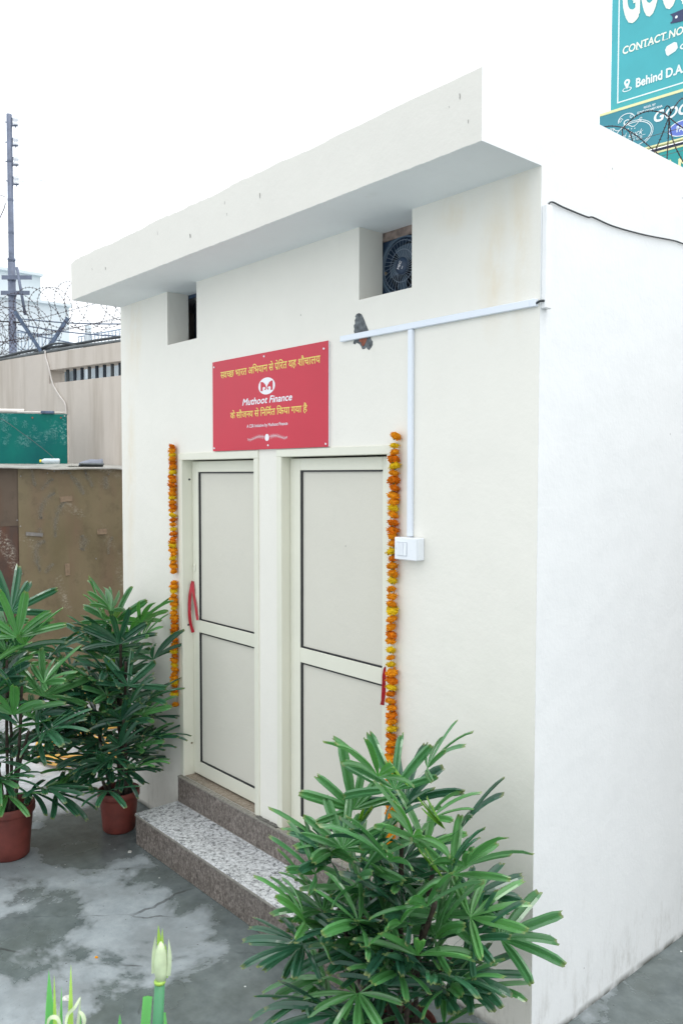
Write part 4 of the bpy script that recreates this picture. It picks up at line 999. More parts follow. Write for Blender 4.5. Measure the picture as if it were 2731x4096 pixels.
# cables lying on top of it
def cable(P, r, mat, label, name='cable', n=6, group=None, cat='cable'):
    m = MB(); m.tube(catmull(P, 6), r, n); return single(name, m, mat, label, cat, group, smooth=True)
rr = random.Random(2)
def topline(s0, s1, n, dz, amp, off, seed):
    r = random.Random(seed); out = []
    for i in range(n+1):
        s = s0+(s1-s0)*i/n; out.append(wp(s, WZ+dz+r.uniform(0, amp), wall_left(s)+off+r.uniform(-0.02, 0.02)))
    return out
cable(topline(-3.0, 4.5, 14, 0.022, 0.012, 0.05, 1), 0.021, GREYCABLE, 'thick grey hose lying along the top of the beige wall')
cable(topline(-2.2, 4.5, 12, 0.058, 0.035, 0.08, 2), 0.017, CABLE, 'thick black cable riding above the grey hose on the wall top')
cable([wp(-1.0, WZ+0.02, 0.1), wp(-0.7, WZ+0.05, 0.05), wp(-0.4, WZ+0.11, 0.05), wp(-0.1, WZ+0.10, 0.05), wp(0.15, WZ+0.05, 0.06), wp(0.3, WZ+0.02, 0.1)], 0.013, CABLE, 'short black cable loop arching up on the wall top near the angle post')
cable([wp(-0.40, WZ+0.03, -0.01), wp(-0.385, WZ-0.05, -0.012), wp(-0.33, 3.6, -0.012), wp(-0.25, 3.39, -0.012), wp(-0.13, 3.25, -0.012), wp(0.0, 3.13, -0.015), wp(0.03, 3.0, -0.02)], 0.009, WCABLE, 'white cable hanging down the beige wall to the green sheet')
# angle-iron Y post
yp = thing('wire_post', 'blue Y-shaped angle iron post holding barbed wire on the wall', 'post', (-8.294, 1.40, 3.75))
for tip, w in (((-8.445, 1.061, 4.30), 0.03), ((-8.208, 1.633, 4.235), 0.03)):
    m = MB(); b = Vector((-8.294, 1.36, 3.76)); t = Vector(tip); ax = (t-b).normalized(); s = ax.cross(Vector((-0.9, 0.44, 0))).normalized(); u = s.cross(ax)
    for q, e in ((s, u), (u, s)):
        P = [b, b+q*0.045, b+q*0.045+e*0.006, b+e*0.006]; T = [p+(t-b) for p in P]; n = len(m.v); m.v += [tuple(p) for p in P+T]
        for f in ((0, 1, 2, 3), (7, 6, 5, 4), (0, 4, 5, 1), (1, 5, 6, 2), (2, 6, 7, 3), (3, 7, 4, 0)): m.f.append(tuple(n+i for i in f)); m.mi.append(0)
    part('arm', m, BLUEANG, yp)

# barbed wire
def barbs(mb, P, sp, size, seed):
    r = random.Random(seed); acc = 0.0; nxt = sp*0.5
    for a, b in zip(P[:-1], P[1:]):
        L_ = (b-a).length
        while acc+L_ > nxt:
            p = a.lerp(b, (nxt-acc)/L_); t = (b-a).normalized(); q = r.uniform(0, pi)
            x = t.cross(Vector((0.3, 0.5, 0.8))).normalized(); y = t.cross(x); d = x*cos(q)+y*sin(q); e = y*cos(q)-x*sin(q)
            for v in (d, e):
                k = t*size*0.28
                mb.quad(p+v*size+t*size*0.35, p+k, p-v*size-t*size*0.35, p-k)
            nxt += sp*r.uniform(0.85, 1.15)
        acc += L_
def wirecoil(name, label, s0, s1, zc, rad, pitch, off, r, bs, seed, group=None, cat='barbed wire', phase=0.0):
    rn = random.Random(seed); P = []; turns = (s1-s0)/pitch; N = int(turns*26)
    for i in range(N+1):
        q = i/26*2*pi+phase; s = s0+(s1-s0)*i/N + 0.05*sin(q*0.37+seed)
        R_ = rad*(1+0.10*sin(q*0.21+seed)+0.05*sin(q*1.3))
        P.append(wp(s+0.07*cos(q), zc+R_*sin(q)+0.03*sin(q*0.11), wall_left(s)+off+R_*cos(q)*0.9))
    t = thing(name, label, cat, wp((s0+s1)/2, zc-rad, off), group)
    m = MB(); m.tube(P, r, 4); part('wire', m, WIRE, t)
    m = MB(); barbs(m, P, 0.045, bs, seed); part('barb', m, WIRE, t, kind='stuff')
wirecoil('barbed_wire_coil', 'long concertina coil of rusty barbed wire along the wall left of the building', -3.6, 4.6, 4.30, 0.285, 0.27, 0.1, 0.0029, 0.018, 1)
wirecoil('barbed_wire_coil', 'second tighter coil of barbed wire tangled round the pole', -3.8, -0.9, 4.18, 0.30, 0.17, 0.25, 0.0027, 0.016, 4, phase=1.0)
def strand(P, label, seed, r=0.0026, bs=0.016, sp=0.05):
    P = catmull(P, 12); t = thing('barbed_wire_strand', label, 'barbed wire', P[0]); m = MB(); m.tube(P, r, 4); part('wire', m, WIRE, t); m = MB(); barbs(m, P, sp, bs, seed); part('barb', m, WIRE, t, kind='stuff')
strand([wp(-3, 4.20, -0.1), wp(-0.6, 4.17, -0.1), wp(2, 4.25, -0.1), wp(5, 4.2, -0.1)], 'straight barbed strand between the post arms, nearest the yard', 5)
strand([wp(-3, 4.02, 0.0), wp(-0.55, 4.0, 0.02), wp(2, 4.06, 0.0), wp(5, 4.0, 0)], 'straight barbed strand just above the wall cables', 6)
strand([wp(-3, 4.10, 0.4), wp(-0.4, 4.12, 0.35), wp(2, 4.12, 0.35), wp(5, 4.1, 0.35)], 'straight barbed strand on the street side of the coil', 7)
# behind the building, right: loops above the roof edge
def w8(a, b, off=0.0):
    px, py = 2300+a*0.3188, b*0.3188; d = Fv+R2*((px-1365.5)/3278.4)-U2*((py-2048)/3278.4)
    n = Vector((-WD.y, WD.x, 0)); k = ((W0-CAMLOC).dot(n)+off)/d.dot(n); return CAMLOC+d*k
K1, K2 = (600, 1600), (1170, 1470)
RW = [[(250, 1640), (380, 1590), (480, 1583), K1], [K1, (690, 1510), (800, 1430), (930, 1392), (1050, 1405), (1120, 1435), K2], [K2, (1230, 1360), (1300, 1265), (1380, 1215), (1500, 1190)],
      [K1, (760, 1700), (880, 1800), (1020, 1920), (1150, 2050)], [K1, (670, 1650), (700, 1720), (715, 1800), (710, 2000)], [K2, (1120, 1600), (1060, 1750), (1000, 1890), (930, 2080)], [K2, (1165, 1620), (1158, 1800), (1145, 2000), (1130, 2150)],
      [K2, (1200, 1680), (1250, 1840), (1310, 1960), (1400, 2120)], [K2, (1260, 1545), (1340, 1600), (1450, 1690)], [K2, (1125, 1425), (1118, 1370), (1150, 1328), (1185, 1360), (1186, 1420), K2], [K1, (585, 1640), (592, 1700), (588, 1800)]]
t = thing('barbed_wire_coil', 'barbed wire loops rising above the roof edge in front of the teal signs', 'barbed wire', w8(*K1))
m = MB(); mb2 = MB()
for i, c in enumerate(RW):
    P = catmull([w8(a, b, 0.03*((i+j) % 3)) for j, (a, b) in enumerate(c)], 8); m.tube(P, 0.0036, 5); barbs(mb2, P, 0.028, 0.0115, i)
part('wire', m, WIRE, t); part('barb', mb2, WIRE, t, kind='stuff')
cable([w8(760, 1765, 0.3), w8(1000, 1695, 0.3), w8(1200, 1640, 0.3), w8(1400, 1590, 0.3)], 0.0022, GREYCABLE, 'thin wire crossing the oval logo on the lower teal sign', 'wire', 5, cat='wire')
cable([w8(1050, 1965, 0.3), w8(1200, 1925, 0.3), w8(1400, 1875, 0.3)], 0.0022, GREYCABLE, 'thin wire crossing the bottom green sign', 'wire', 5, cat='wire')

# ------------------------------------------------------------------ sheet metal enclosure, green sheet, things on it
en = thing('sheet_enclosure', 'rusty brown sheet metal enclosure in front of the beige wall', 'shed', (-6.24, -0.5, 0))
for x, y0_, y1_, z0, z1, mt, lb in ((-6.240, 0.262, 1.75, 0.03, 2.335, SHEET1, 'olive brown sheet'), (-6.246, -2.4, 0.268, 1.775, 2.338, SHEET2, 'purplish brown upper sheet'), (-6.250, -2.4, 0.266, 0.03, 1.785, SHEET3, 'dark rusty lower sheet')):
    m = MB(); NY = 10
    for i in range(NY):
        ya, yb = y0_+(y1_-y0_)*i/NY, y0_+(y1_-y0_)*(i+1)/NY; wa, wb_ = 0.006*sin(ya*5+x*99), 0.006*sin(yb*5+x*99)
        m.quad((x+wa, ya, z0), (x+wb_, yb, z0), (x+wb_, yb, z1), (x+wa, ya, z1))
        m.quad((x-0.003+wb_, yb, z0), (x-0.003+wa, ya, z0), (x-0.003+wa, ya, z1), (x-0.003+wb_, yb, z1))
    part('sheet', m, mt, en, label=lb)
m = MB(); m.box(-6.30, -6.26, -2.4, 1.75, 0.0, 0.028); m.box(-6.30, -6.26, 0.24, 0.28, 0.029, 2.33); m.box(-6.30, -6.26, 1.70, 1.74, 0.029, 2.33); part('frame', m, BLUEANG, en)
m = MB(); NY = 26
for i in range(NY):
    ya, yb = -2.4+4.1*i/NY, -2.4+4.1*(i+1)/NY
    f = lambda y: 2.343+0.006*sin(y*7)+0.004*sin(y*17)+0.012*max(0, 0.25-y)
    e = lambda y: -6.19+0.02*sin(y*3.1)
    bk = lambda y: -7.5 if y < 0.9 else -6.9
    for (o, fl) in ((0.0, False), (-0.004, True)):
        q = [(e(ya), ya, f(ya)+o), (e(yb), yb, f(yb)+o), (bk(yb), yb, f(yb)+0.05+o), (bk(ya), ya, f(ya)+0.05+o)]
        m.quad(*(q[::-1] if fl else q))
    m.quad((e(ya), ya, f(ya)-0.012), (e(yb), yb, f(yb)-0.012), (e(yb), yb, f(yb)), (e(ya), ya, f(ya)))
part('lid_sheet', m, LIDM, en)
for (y, z, w, h, q, mt) in ((0.738, 2.03, 0.125, 0.055, 0.1, TAPE), (1.117, 1.68, 0.105, 0.055, 0.0, TAPE), (0.741, 1.31, 0.05, 0.12, 0.05, TAPE), (0.41, 1.685, 0.17, 0.035, -0.12, GTAPE)):
    m = MB(); m.box(-0.001, 0.001, -w/2, w/2, -h/2, h/2, M=Matrix.Translation((-6.229, y, z)) @ Matrix.Rotation(q, 4, 'X')); part('tape_patch', m, mt, en)
for (y, z) in ((0.285, 2.26), (0.275, 1.77), (0.245, 1.83), (0.24, 1.34), (0.285, 1.30), (0.55, 2.29), (0.95, 2.29), (1.2, 2.28), (0.62, 2.31), (1.05, 1.40)):
    m = MB(); m.lathe([(0, 0.004), (0.006, 0.003), (0.008, 0)], n=8, M=Matrix.Translation((-6.232, y, z)) @ Matrix.Rotation(PI/2, 4, 'Y')); part('bolt', m, STEEL, en)
def scrapes(bands, fn, size, seed, mat, parent, dens):
    r = random.Random(seed); m = MB()
    for pts, w in bands:
        P = [Vector((a, b, 0)) for a, b in pts]; C_ = catmull(P, 8); L_ = sum((C_[i+1]-C_[i]).length for i in range(len(C_)-1))
        for k in range(int(L_*w*dens)):
            i = r.randrange(len(C_)-1); p = C_[i].lerp(C_[i+1], r.random()); t = (C_[i+1]-C_[i]).normalized(); nn_ = Vector((-t.y, t.x, 0))
            edge = 0.35+0.65*sin(pi*(i+0.5)/len(C_))
            p = p+nn_*r.gauss(0, 0.30)*w*edge; q = r.uniform(-0.5, 0.5)+(0.9 if r.random() < 0.7 else -0.7); d = Vector((cos(q), sin(q), 0)); e = Vector((-d.y, d.x, 0))
            l, h = size*r.uniform(0.3, 1.0), size*r.uniform(0.05, 0.13)
            m.quad(*[fn(v.x, v.y) for v in (p-d*l-e*h, p+d*l-e*h*0.3, p+d*l+e*h*0.4, p-d*l+e*h)])
    return part('scrape_marks', m, mat, parent, kind='stuff')
def py_(a): return 0.085+0.00094*a+0.00000009*a*a*1.0
CHALK = simple('chalky_scrape', (0.30, 0.28, 0.23), 0.9, var=0.1)
scrapes([([(545, 1540), (480, 1580), (420, 1660), (400, 1730), (405, 1800)], 60), ([(650, 1620), (600, 1680), (560, 1780), (540, 1880), (545, 1990)], 55), ([(530, 1400), (470, 1440), (410, 1510)], 45), ([(315, 1300), (335, 1400), (350, 1470)], 45),
         ([(440, 2030), (370, 2050), (345, 2140), (365, 2240), (390, 2330)], 60), ([(520, 2260), (480, 2300), (440, 2350)], 45), ([(700, 1370), (760, 1430), (800, 1500), (830, 1560)], 60), ([(840, 1310), (870, 1390), (920, 1480)], 50), ([(1050, 1380), (1040, 1440), (1060, 1500)], 70), ([(800, 1990), (840, 2060), (800, 2140)], 80),
         ([(1110, 2020), (1070, 2080), (1065, 2200)], 28), ([(600, 1340), (680, 1330), (700, 1350)], 40), ([(390, 1890), (400, 1960)], 45)],
        lambda a, b: (-6.232, py_(a), 2.342-(b-1290)*0.00099), 11, 5, CHALK, en, 0.022)
# green sheet standing on the lid
ga, gb = Vector((-7.06, 1.10, 0)), Vector((-7.404, 0.489, 0)); gd = (gb-ga).normalized(); gn = Vector((gd.y, -gd.x, 0)); 
if gn.dot(CAMLOC-ga) < 0: gn = -gn
gs = thing('green_sheet', 'dark teal green board leaning upright against the beige wall', 'board', ga+Vector((0, 0, 2.40)))
m = MB(); NSG = 8
for i in range(NSG):
    a, b = ga+gd*(2.6*i/NSG), ga+gd*(2.6*(i+1)/NSG); z0, z1 = 2.395, 2.95
    wa, wb_ = gn*0.006*sin(i*1.7), gn*0.006*sin((i+1)*1.7)
    up = Vector((0, 0, 1))
    m.quad(a+wa+up*z0, b+wb_+up*z0, b+wb_+up*z1, a+wa+up*z1); m.quad(b+wb_-gn*0.006+up*z0, a+wa-gn*0.006+up*z0, a+wa-gn*0.006+up*z1, b+wb_-gn*0.006+up*z1)
    m.quad(a+wa+up*z1, b+wb_+up*z1, b+wb_-gn*0.006+up*z1, a+wa-gn*0.006+up*z1)
part('sheet', m, GREEN, gs)
GCH = simple('pale_green_scrape', (0.10, 0.30, 0.29), 0.9, var=0.1)
scrapes([([(70, 800), (60, 880), (30, 930)], 90), ([(150, 800), (155, 870)], 60), ([(250, 830), (240, 900)], 60), ([(335, 870), (340, 930)], 60), ([(100, 960), (60, 1010), (40, 1060)], 60), ([(200, 980), (190, 1050)], 70), ([(270, 970), (265, 1040), (250, 1070)], 70), ([(520, 900), (540, 990)], 90), ([(300, 930), (298, 990)], 25), ([(470, 930), (450, 990)], 60)],
        lambda a, b: tuple(ga+gd*((665-a)*0.00105)+gn*0.0085+Vector((0, 0, 2.945-(b-765)*0.00114))), 9, 9, GCH, gs, 0.020)
m = MB(); p = ga-gd*0.012
for q0, q1 in ((2.395, 2.945),):
    m.tube([p+Vector((0, 0, q0)), p+Vector((0, 0, q1))], 0.008, 6)
part('edge_batten', m, simple('pale_wood_edge', (0.55, 0.48, 0.40), 0.8), gs)
m = MB(); m.tube([ga-gn*0.02+Vector((0, 0, 2.40)), ga-gn*0.02+gd*0.0+Vector((0, 0, 2.95))], 0.012, 6); part('support', m, BLUEANG, gs)
for (d, z) in ((0.02, 2.93), (0.06, 2.91), (0.36, 2.905), (0.88, 2.90)):
    m = MB(); c = ga+gd*d+gn*0.008+Vector((0, 0, z)); m.tube([c, c+gn*0.006], 0.009, 8); part('bolt', m, STEEL if d < 0.05 else BRICKY, gs)
m = MB(); up = Vector((0, 0, 1)); b0 = ga+gd*0.45-gn*0.05+up*2.978; m.tube([b0, b0+gd*2.0], 0.026, 14, cap=False); m.tube([b0, b0+gd*2.0], 0.022, 14, cap=False)
single('plastic_pipe', m, WCABLE, 'fat white plastic pipe lying on top of the green board', 'pipe', smooth=True)
m = MB(); b0 = ga+gd*0.02-gn*0.02+up*2.966; m.tube([b0, b0+gd*0.5], 0.011, 8); single('plastic_pipe', m, WCABLE, 'thin white pipe at the right end of the green board', 'pipe', smooth=True)
m = MB(); b0 = ga+gd*0.2+up*2.952; m.cbox(-0.07, 0.07, -0.03, 0.03, 0, 0.03, 0.004, M=Matrix.Translation(b0) @ Matrix.Rotation(atan2(gd.y, gd.x), 4, 'Z')); single('metal_bracket', m, BLUEANG, 'small dark bracket lying on the green board top', 'bracket')
cable([ga+gd*1.1+gn*0.02+up*2.86, ga+gd*0.78+gn*0.012+up*2.93, ga+gd*0.45+gn*0.03+up*2.72, ga+gd*0.2+gn*0.04+up*2.52, ga+gd*0.08+gn*0.03+up*2.40], 0.003, GREYCABLE, 'thin grey string slung across the green board', 'string', 5, cat='string')
# bottle and shoe on the lid
ax = (Vector((0.5, 0.86, 0.0))).normalized()
bt_ = thing('plastic_bottle', 'cloudy plastic bottle lying on the enclosure top', 'bottle', (-6.62, 0.70, 2.385))
Mb = Matrix.Translation((-6.60, 0.72, 2.418)) @ ax.to_track_quat('Z', 'Y').to_matrix().to_4x4()
m = MB(); m.lathe([(0, 0.10), (0.024, 0.10), (0.028, 0.09), (0.028, 0.03), (0.026, 0.02), (0.028, 0.01), (0.028, -0.05), (0.016, -0.075), (0.012, -0.08), (0.0, -0.08)], n=18, M=Mb); part('bottle_body', m, BOTTLE, bt_, True)
m = MB(); m.lathe([(0, -0.082), (0.014, -0.082), (0.014, -0.10), (0, -0.10)], n=12, M=Mb); part('cap', m, YCAP, bt_, True)
sh = thing('shoe', 'single grey slip-on shoe lying on the enclosure top', 'shoe', (-6.36, 1.07, 2.36))
Ms = Matrix.Translation((-6.36, 1.065, 2.372)) @ Matrix.Rotation(radians(78), 4, 'Z') @ Matrix.Rotation(radians(-24), 4, 'X') @ Matrix.Diagonal((1.0, 1.0, 1.0, 1))
secs = [(-0.125, 0.010, 0.018, 0.03), (-0.115, 0.030, 0.030, 0.033), (-0.085, 0.038, 0.044, 0.0), (-0.04, 0.040, 0.058, 0), (0.0, 0.038, 0.070, 0), (0.03, 0.034, 0.072, 1), (0.07, 0.032, 0.070, 1), (0.105, 0.031, 0.076, 1), (0.125, 0.020, 0.080, 1)]
m = MB(); rings = []
for x, w, h, o in secs:
    pts = []
    for k in range(14):
        q = 2*pi*k/14; yy = w*cos(q)*(1.0 if sin(q) < 0 else 0.88); zz = (h*0.5+h*0.5*sin(q)) if sin(q) > -0.2 else max(0.0, h*0.5+h*0.6*sin(q))
        pts.append(Ms @ Vector((x, yy, max(0, zz))))
    rings.append(pts)
for i in range(len(rings)-1):
    for k in range(14):
        k2 = (k+1) % 14
        if secs[i][3] == 1 and 2 <= k <= 4 and i < 7: continue
        m.quad(rings[i][k], rings[i+1][k], rings[i+1][k2], rings[i][k2])
m.poly(rings[0]); m.poly(rings[-1][::-1]); part('upper', m, SHOE, sh, True)
m = MB(); m.poly([Ms @ Vector((0.02+0.1*t, y_, 0.022)) for t, y_ in ((0, -0.022), (0.95, -0.02), (0.95, 0.02), (0, 0.022))]); part('insole', m, SHOEIN, sh)
m = MB(); m.box(-0.122, 0.127, -0.036, 0.036, -0.001, 0.012, M=Ms); part('sole', m, GREYCABLE, sh)
m = MB(); m.poly([(-6.50, 0.86, 2.372), (-6.36, 0.83, 2.368), (-6.34, 0.95, 2.369), (-6.46, 0.98, 2.371)]); m.v = m.v+[(x, y, z+0.004+0.003*sin(i*2)) for i, (x, y, z) in enumerate(m.v)]; m.f.append((4, 5, 6, 7)); m.mi.append(0)
single('plastic_scrap', m, BOTTLE, 'crumpled clear plastic scrap beside the shoe', 'scrap')

# ------------------------------------------------------------------ yellow hose on the ground behind the palms
def hosecoil(cx, cy, rx, ry, turns, seed, label, ext=None, lift=0.0):
    r = random.Random(seed); P = []; N = int(turns*16)
    for i in range(N+1):
        q = i/16*2*pi; k = 1+0.10*sin(q*0.33+seed)+0.05*sin(q*1.7+seed)
        P.append((cx+rx*k*cos(q)+0.02*sin(q*0.5), cy+ry*k*sin(q), 0.015+0.022*(i/16)+lift*max(0, sin(q))*0.5))
    if ext: P += ext
    m = MB(); m.tube(catmull(P, 2), 0.0145, 8); single('garden_hose', m, HOSE, label, 'hose', smooth=True)
hosecoil(-4.45, 0.06, 0.33, 0.26, 4.3, 1, 'coiled yellow hose on the ground just behind the palms')
hosecoil(-5.45, 0.62, 0.55, 0.30, 3.2, 6, 'looser yellow hose loops farther back by the enclosure', lift=0.12)

# ------------------------------------------------------------------ utility pole
pl = thing('utility_pole', 'tall grey steel pole with four porcelain insulators', 'pole', (-12.52, 2.45, 0))
PX, PY = -12.52, 2.45
m = MB(); m.tube([(PX, PY, 0), (PX, PY, 3), (PX, PY, 5.9)], [0.072, 0.066, 0.062], 20); m.tube([(PX, PY, 5.9), (PX, PY, 5.96), (PX, PY, 8.38)], [0.062, 0.048, 0.045], 20); part('shaft', m, POLE, pl, True)
for z in (6.4, 6.95, 7.6, 5.95):
    m = MB(); m.tube([(PX, PY, z-0.015), (PX, PY, z+0.015)], 0.050 if z > 6 else 0.066, 16); part('band', m, POLE, pl)
RX = Vector((R2.x, R2.y, 0)).normalized()   # direction the brackets point (sideways along the street line)
for z in (8.253, 7.919, 7.596, 7.272):
    m = MB(); c = Vector((PX, PY, z))+RX*0.085
    for dz in (0.062, -0.062):
        m.box(-0.042, 0.055, -0.018, 0.018, dz-0.006, dz+0.006, M=Matrix.Translation(c) @ Matrix.Rotation(atan2(RX.y, RX.x), 4, 'Z'))
    m.box(-0.042, -0.034, -0.018, 0.018, -0.065, 0.065, M=Matrix.Translation(c) @ Matrix.Rotation(atan2(RX.y, RX.x), 4, 'Z'))
    m.tube([c+RX*0.02+Vector((0, 0, -0.095)), c+RX*0.02+Vector((0, 0, 0.075))], 0.009, 8)
    br = part('bracket', m, POLE, pl)
    m = MB(); m.lathe([(0, -0.055), (0.045, -0.055), (0.05, -0.04), (0.035, -0.015), (0.033, 0.0), (0.035, 0.015), (0.05, 0.04), (0.045, 0.055), (0, 0.055)], c+RX*0.02, 14); part('insulator', m, PORC, br, True)
    m = MB(); m.tube([Vector((PX, PY, z))-RX*0.075, Vector((PX, PY, z))-RX*0.04], 0.010, 8); part('bolt', m, POLE, pl)
for z, a, b in ((5.63, -0.14, 0.37), (5.37, -0.16, 0.33)):
    m = MB(); M_ = Matrix.Translation((PX, PY, z)) @ Matrix.Rotation(atan2(RX.y, RX.x), 4, 'Z'); m.box(a, b, -0.085, -0.072, -0.035, 0.035, M=M_); m.tube([Vector((PX, PY, z-0.04)), Vector((PX, PY, z+0.04))], 0.071, 18)
    part('clamp_arm', m, POLE, pl)
m = MB(); m.tube([Vector((PX, PY, 5.80))+RX*0.21-Vector((0, 0.12, 0)), Vector((PX, PY, 5.0))+RX*0.34-Vector((0, 0.12, 0))], 0.024, 10); part('stay_pipe', m, POLE, pl, True)
m = MB(); P = catmull([Vector((PX, PY, 7.27))+RX*0.12, Vector((PX, PY, 7.25))+RX*0.4, Vector((PX, PY, 7.28))+RX*0.5, Vector((PX, PY, 7.26))+RX*0.62], 6); m.tube(P, 0.004, 4); part('wire_tail', m, POLE, pl)
cable([Vector((PX, PY, 6.9))-RX*0.09, Vector((PX, PY, 6.75))-RX*0.14, Vector((PX, PY, 6.3))-RX*0.4, Vector((PX, PY, 5.9))-RX*0.9], 0.008, WIRE, 'thin wire sagging from the pole to the left edge', 'wire', 5, cat='wire')
cable([Vector((PX, PY, 7.0))-RX*0.09, Vector((PX, PY, 7.02))-RX*0.22, Vector((PX, PY, 6.72))-RX*0.30, Vector((PX, PY, 6.74))-RX*0.7], 0.006, WIRE, 'bent wire end sticking out left of the pole', 'wire', 5, cat='wire')
for i, (z0, z1, s1) in enumerate(((4.95, 4.05, 3.2), (4.85, 3.85, 2.8), (4.75, 3.75, 1.8))):
    a = Vector((PX, PY, z0))+RX*0.1; b = wp(s1, z1-0.05, 0.8)
    mid = (a+b)/2-Vector((0, 0, 0.12)); cable([a, a.lerp(mid, 0.5)-Vector((0, 0, 0.03)), mid, mid.lerp(b, 0.5)-Vector((0, 0, 0.03)), b], 0.011, BLUEANG, ['highest', 'middle', 'lowest'][i]+' of the three service cables running from the pole behind the coil', group=None)
cable([Vector((-14.5, 1.6, 5.1)), Vector((PX, PY, 4.9))-RX*0.1, Vector((PX, PY, 4.86))+RX*0.2], 0.014, CABLE, 'black cable passing behind the pole at coil height')

# ------------------------------------------------------------------ pale buildings across the street
def bbox(name, x0, x1, y0, y1, z0, z1, mat, parent, **k):
    m = MB(); m.box(x0, x1, y0, y1, z0, z1); return part(name, m, mat, parent, **k)
ab = thing('apartment_building', 'pale hazy stepped building behind the barbed wire on the left', 'building', (-22, 3, 0))
bbox('upper_block', -26, -20.2, -6, 5.92, 0, 7.59, PALEB, ab)
bbox('lower_block', -20.18, -17.7, -6, 5.64, 0, 6.36, PALEB, ab)
bbox('parapet', -20.3, -20.1, -6, 5.95, 7.59, 7.66, PALEB, ab)
bbox('parapet', -17.8, -17.62, -6, 5.68, 6.36, 6.42, PALEB, ab)
def railing(p, q, z0, z1, n, parent, curls=True):
    p, q = Vector(p), Vector(q); m = MB(); d = q-p; u = d.normalized()
    for z, r in ((z1, 0.016), (z0, 0.01), (z0+(z1-z0)*0.82, 0.006)): m.tube([p+Vector((0, 0, z)), q+Vector((0, 0, z))], r, 5)
    rl = part('railing', m, RAILB, parent); 
    for i in range(n+1):
        m = MB(); a = p+d*(i/n); m.tube([a+Vector((0, 0, z0)), a+Vector((0, 0, z1))], 0.010, 4)
        if curls:
            c = a+u*0.05+Vector((0, 0, z0+(z1-z0)*0.6)); m.tube([c+u*0.035*cos(k*0.7)+Vector((0, 0, 0.035*sin(k*0.7))) for k in range(8)], 0.005, 4)
        part('baluster', m, RAILB, rl)
a2 = thing('balcony_building', 'white house with blue balcony railing just above the boundary wall', 'building', (-16, 5, 0))
bbox('balcony_slab', -17.5, -13.9, 4.9, 9, 4.90, 5.02, PALEB, a2); bbox('house_body', -17.5, -14.4, 5.4, 9, 0, 4.89, PALEB, a2)
bbox('balcony_post', -15.25, -15.15, 4.95, 5.05, 4.35, 5.5, PALEB, a2)
railing((-15.6, 4.95, 0), (-13.9, 5.25, 0), 5.03, 5.30, 14, a2)
bbox('lower_house', -17.6, -16.8, 3.6, 4.85, 0, 5.02, PALEB, a2)
railing((-16.6, 3.85, 0), (-16.4, 4.85, 0), 5.05, 5.42, 14, a2, False)
gh = thing('green_house', 'pale green house with maroon shutter seen through the wall slot', 'house', (-17.3, 6.2, 0))
bbox('house_body', -19, -17.3, 5.6, 8.5, 0, 5.2, GREENB, gh); 
m = MB(); m.box(-17.29, -17.2, 6.25, 6.55, 4.4, 5.0); wn = part('window', m, MAROON, gh)
m = MB()
for k in range(5): m.box(-17.19, -17.17, 6.24+k*0.075, 6.25+k*0.075, 4.4, 5.0)
for k in range(4): m.box(-17.17, -17.15, 6.23, 6.56, 4.45+k*0.16, 4.47+k*0.16)
part('grille', m, PALEB, wn)

# ------------------------------------------------------------------ teal hoardings behind the roof, right
BO = Vector((-5.885, 10.219, 8.5)); BU = Vector((0.992, 0.125, 0)).normalized(); BN = Vector((BU.y, -BU.x, 0))
def bp(u, v, off=0.0): return BO+BU*u+Vector((0, 0, v))+BN*off
def bquad(mb, u0, u1, v0, v1, off, th=0.03, mi=0):
    P = [bp(u0, v0, off), bp(u1, v0, off), bp(u1, v1, off), bp(u0, v1, off)]; Q = [p-BN*th for p in P]; n = len(mb.v); mb.v += [tuple(p) for p in P+Q]
    for f in ((0, 1, 2, 3), (7, 6, 5, 4), (0, 4, 5, 1), (1, 5, 6, 2), (2, 6, 7, 3), (3, 7, 4, 0)): mb.f.append(tuple(n+i for i in f)); mb.mi.append(mi)
def btext(s, u0, u1, v0, v1, off, mat, parent, bold=0.02, shear=0.0, name='lettering'):
    vf = fit(thick(text_raw(s, 0.0, shear), bold*0.8), u1-u0 if u1 else None, v1-v0); b = MB(); put(b, vf, lambda x, y: bp(u0+x, v0+y, off)); return part(name, b, mat, parent)
H1 = thing('teal_billboard', 'large teal billboard with cream lettering, cut off by the top corner', 'billboard', BO)
m = MB(); bquad(m, 0, 4.2, 0, 3.6, 0, 0.05); part('panel', m, TEAL, H1)
m = MB(); 
for q in ((0.115, 0.135, 0.085, 3.5), (0.135, 4.1, 0.085, 0.105)): bquad(m, *q, 0.004, 0.003)
part('border_line', m, FLEXWHITE, H1)
btext('G', 0.185, 0.485, 1.33, 2.30, 0.008, FLEXCREAM, H1, 0.055); btext('O', 0.50, 0.80, 1.33, 2.30, 0.008, FLEXCREAM, H1, 0.055); btext('O', 0.825, 1.12, 1.33, 2.30, 0.008, FLEXCREAM, H1, 0.055); btext('D', 1.155, 1.44, 1.335, 2.28, 0.008, FLEXCREAM, H1, 0.055)
btext('CONTACT NO.', 0.20, 1.23, 0.862, 0.992, 0.008, FLEXCREAM, H1, 0.035, 0.1)
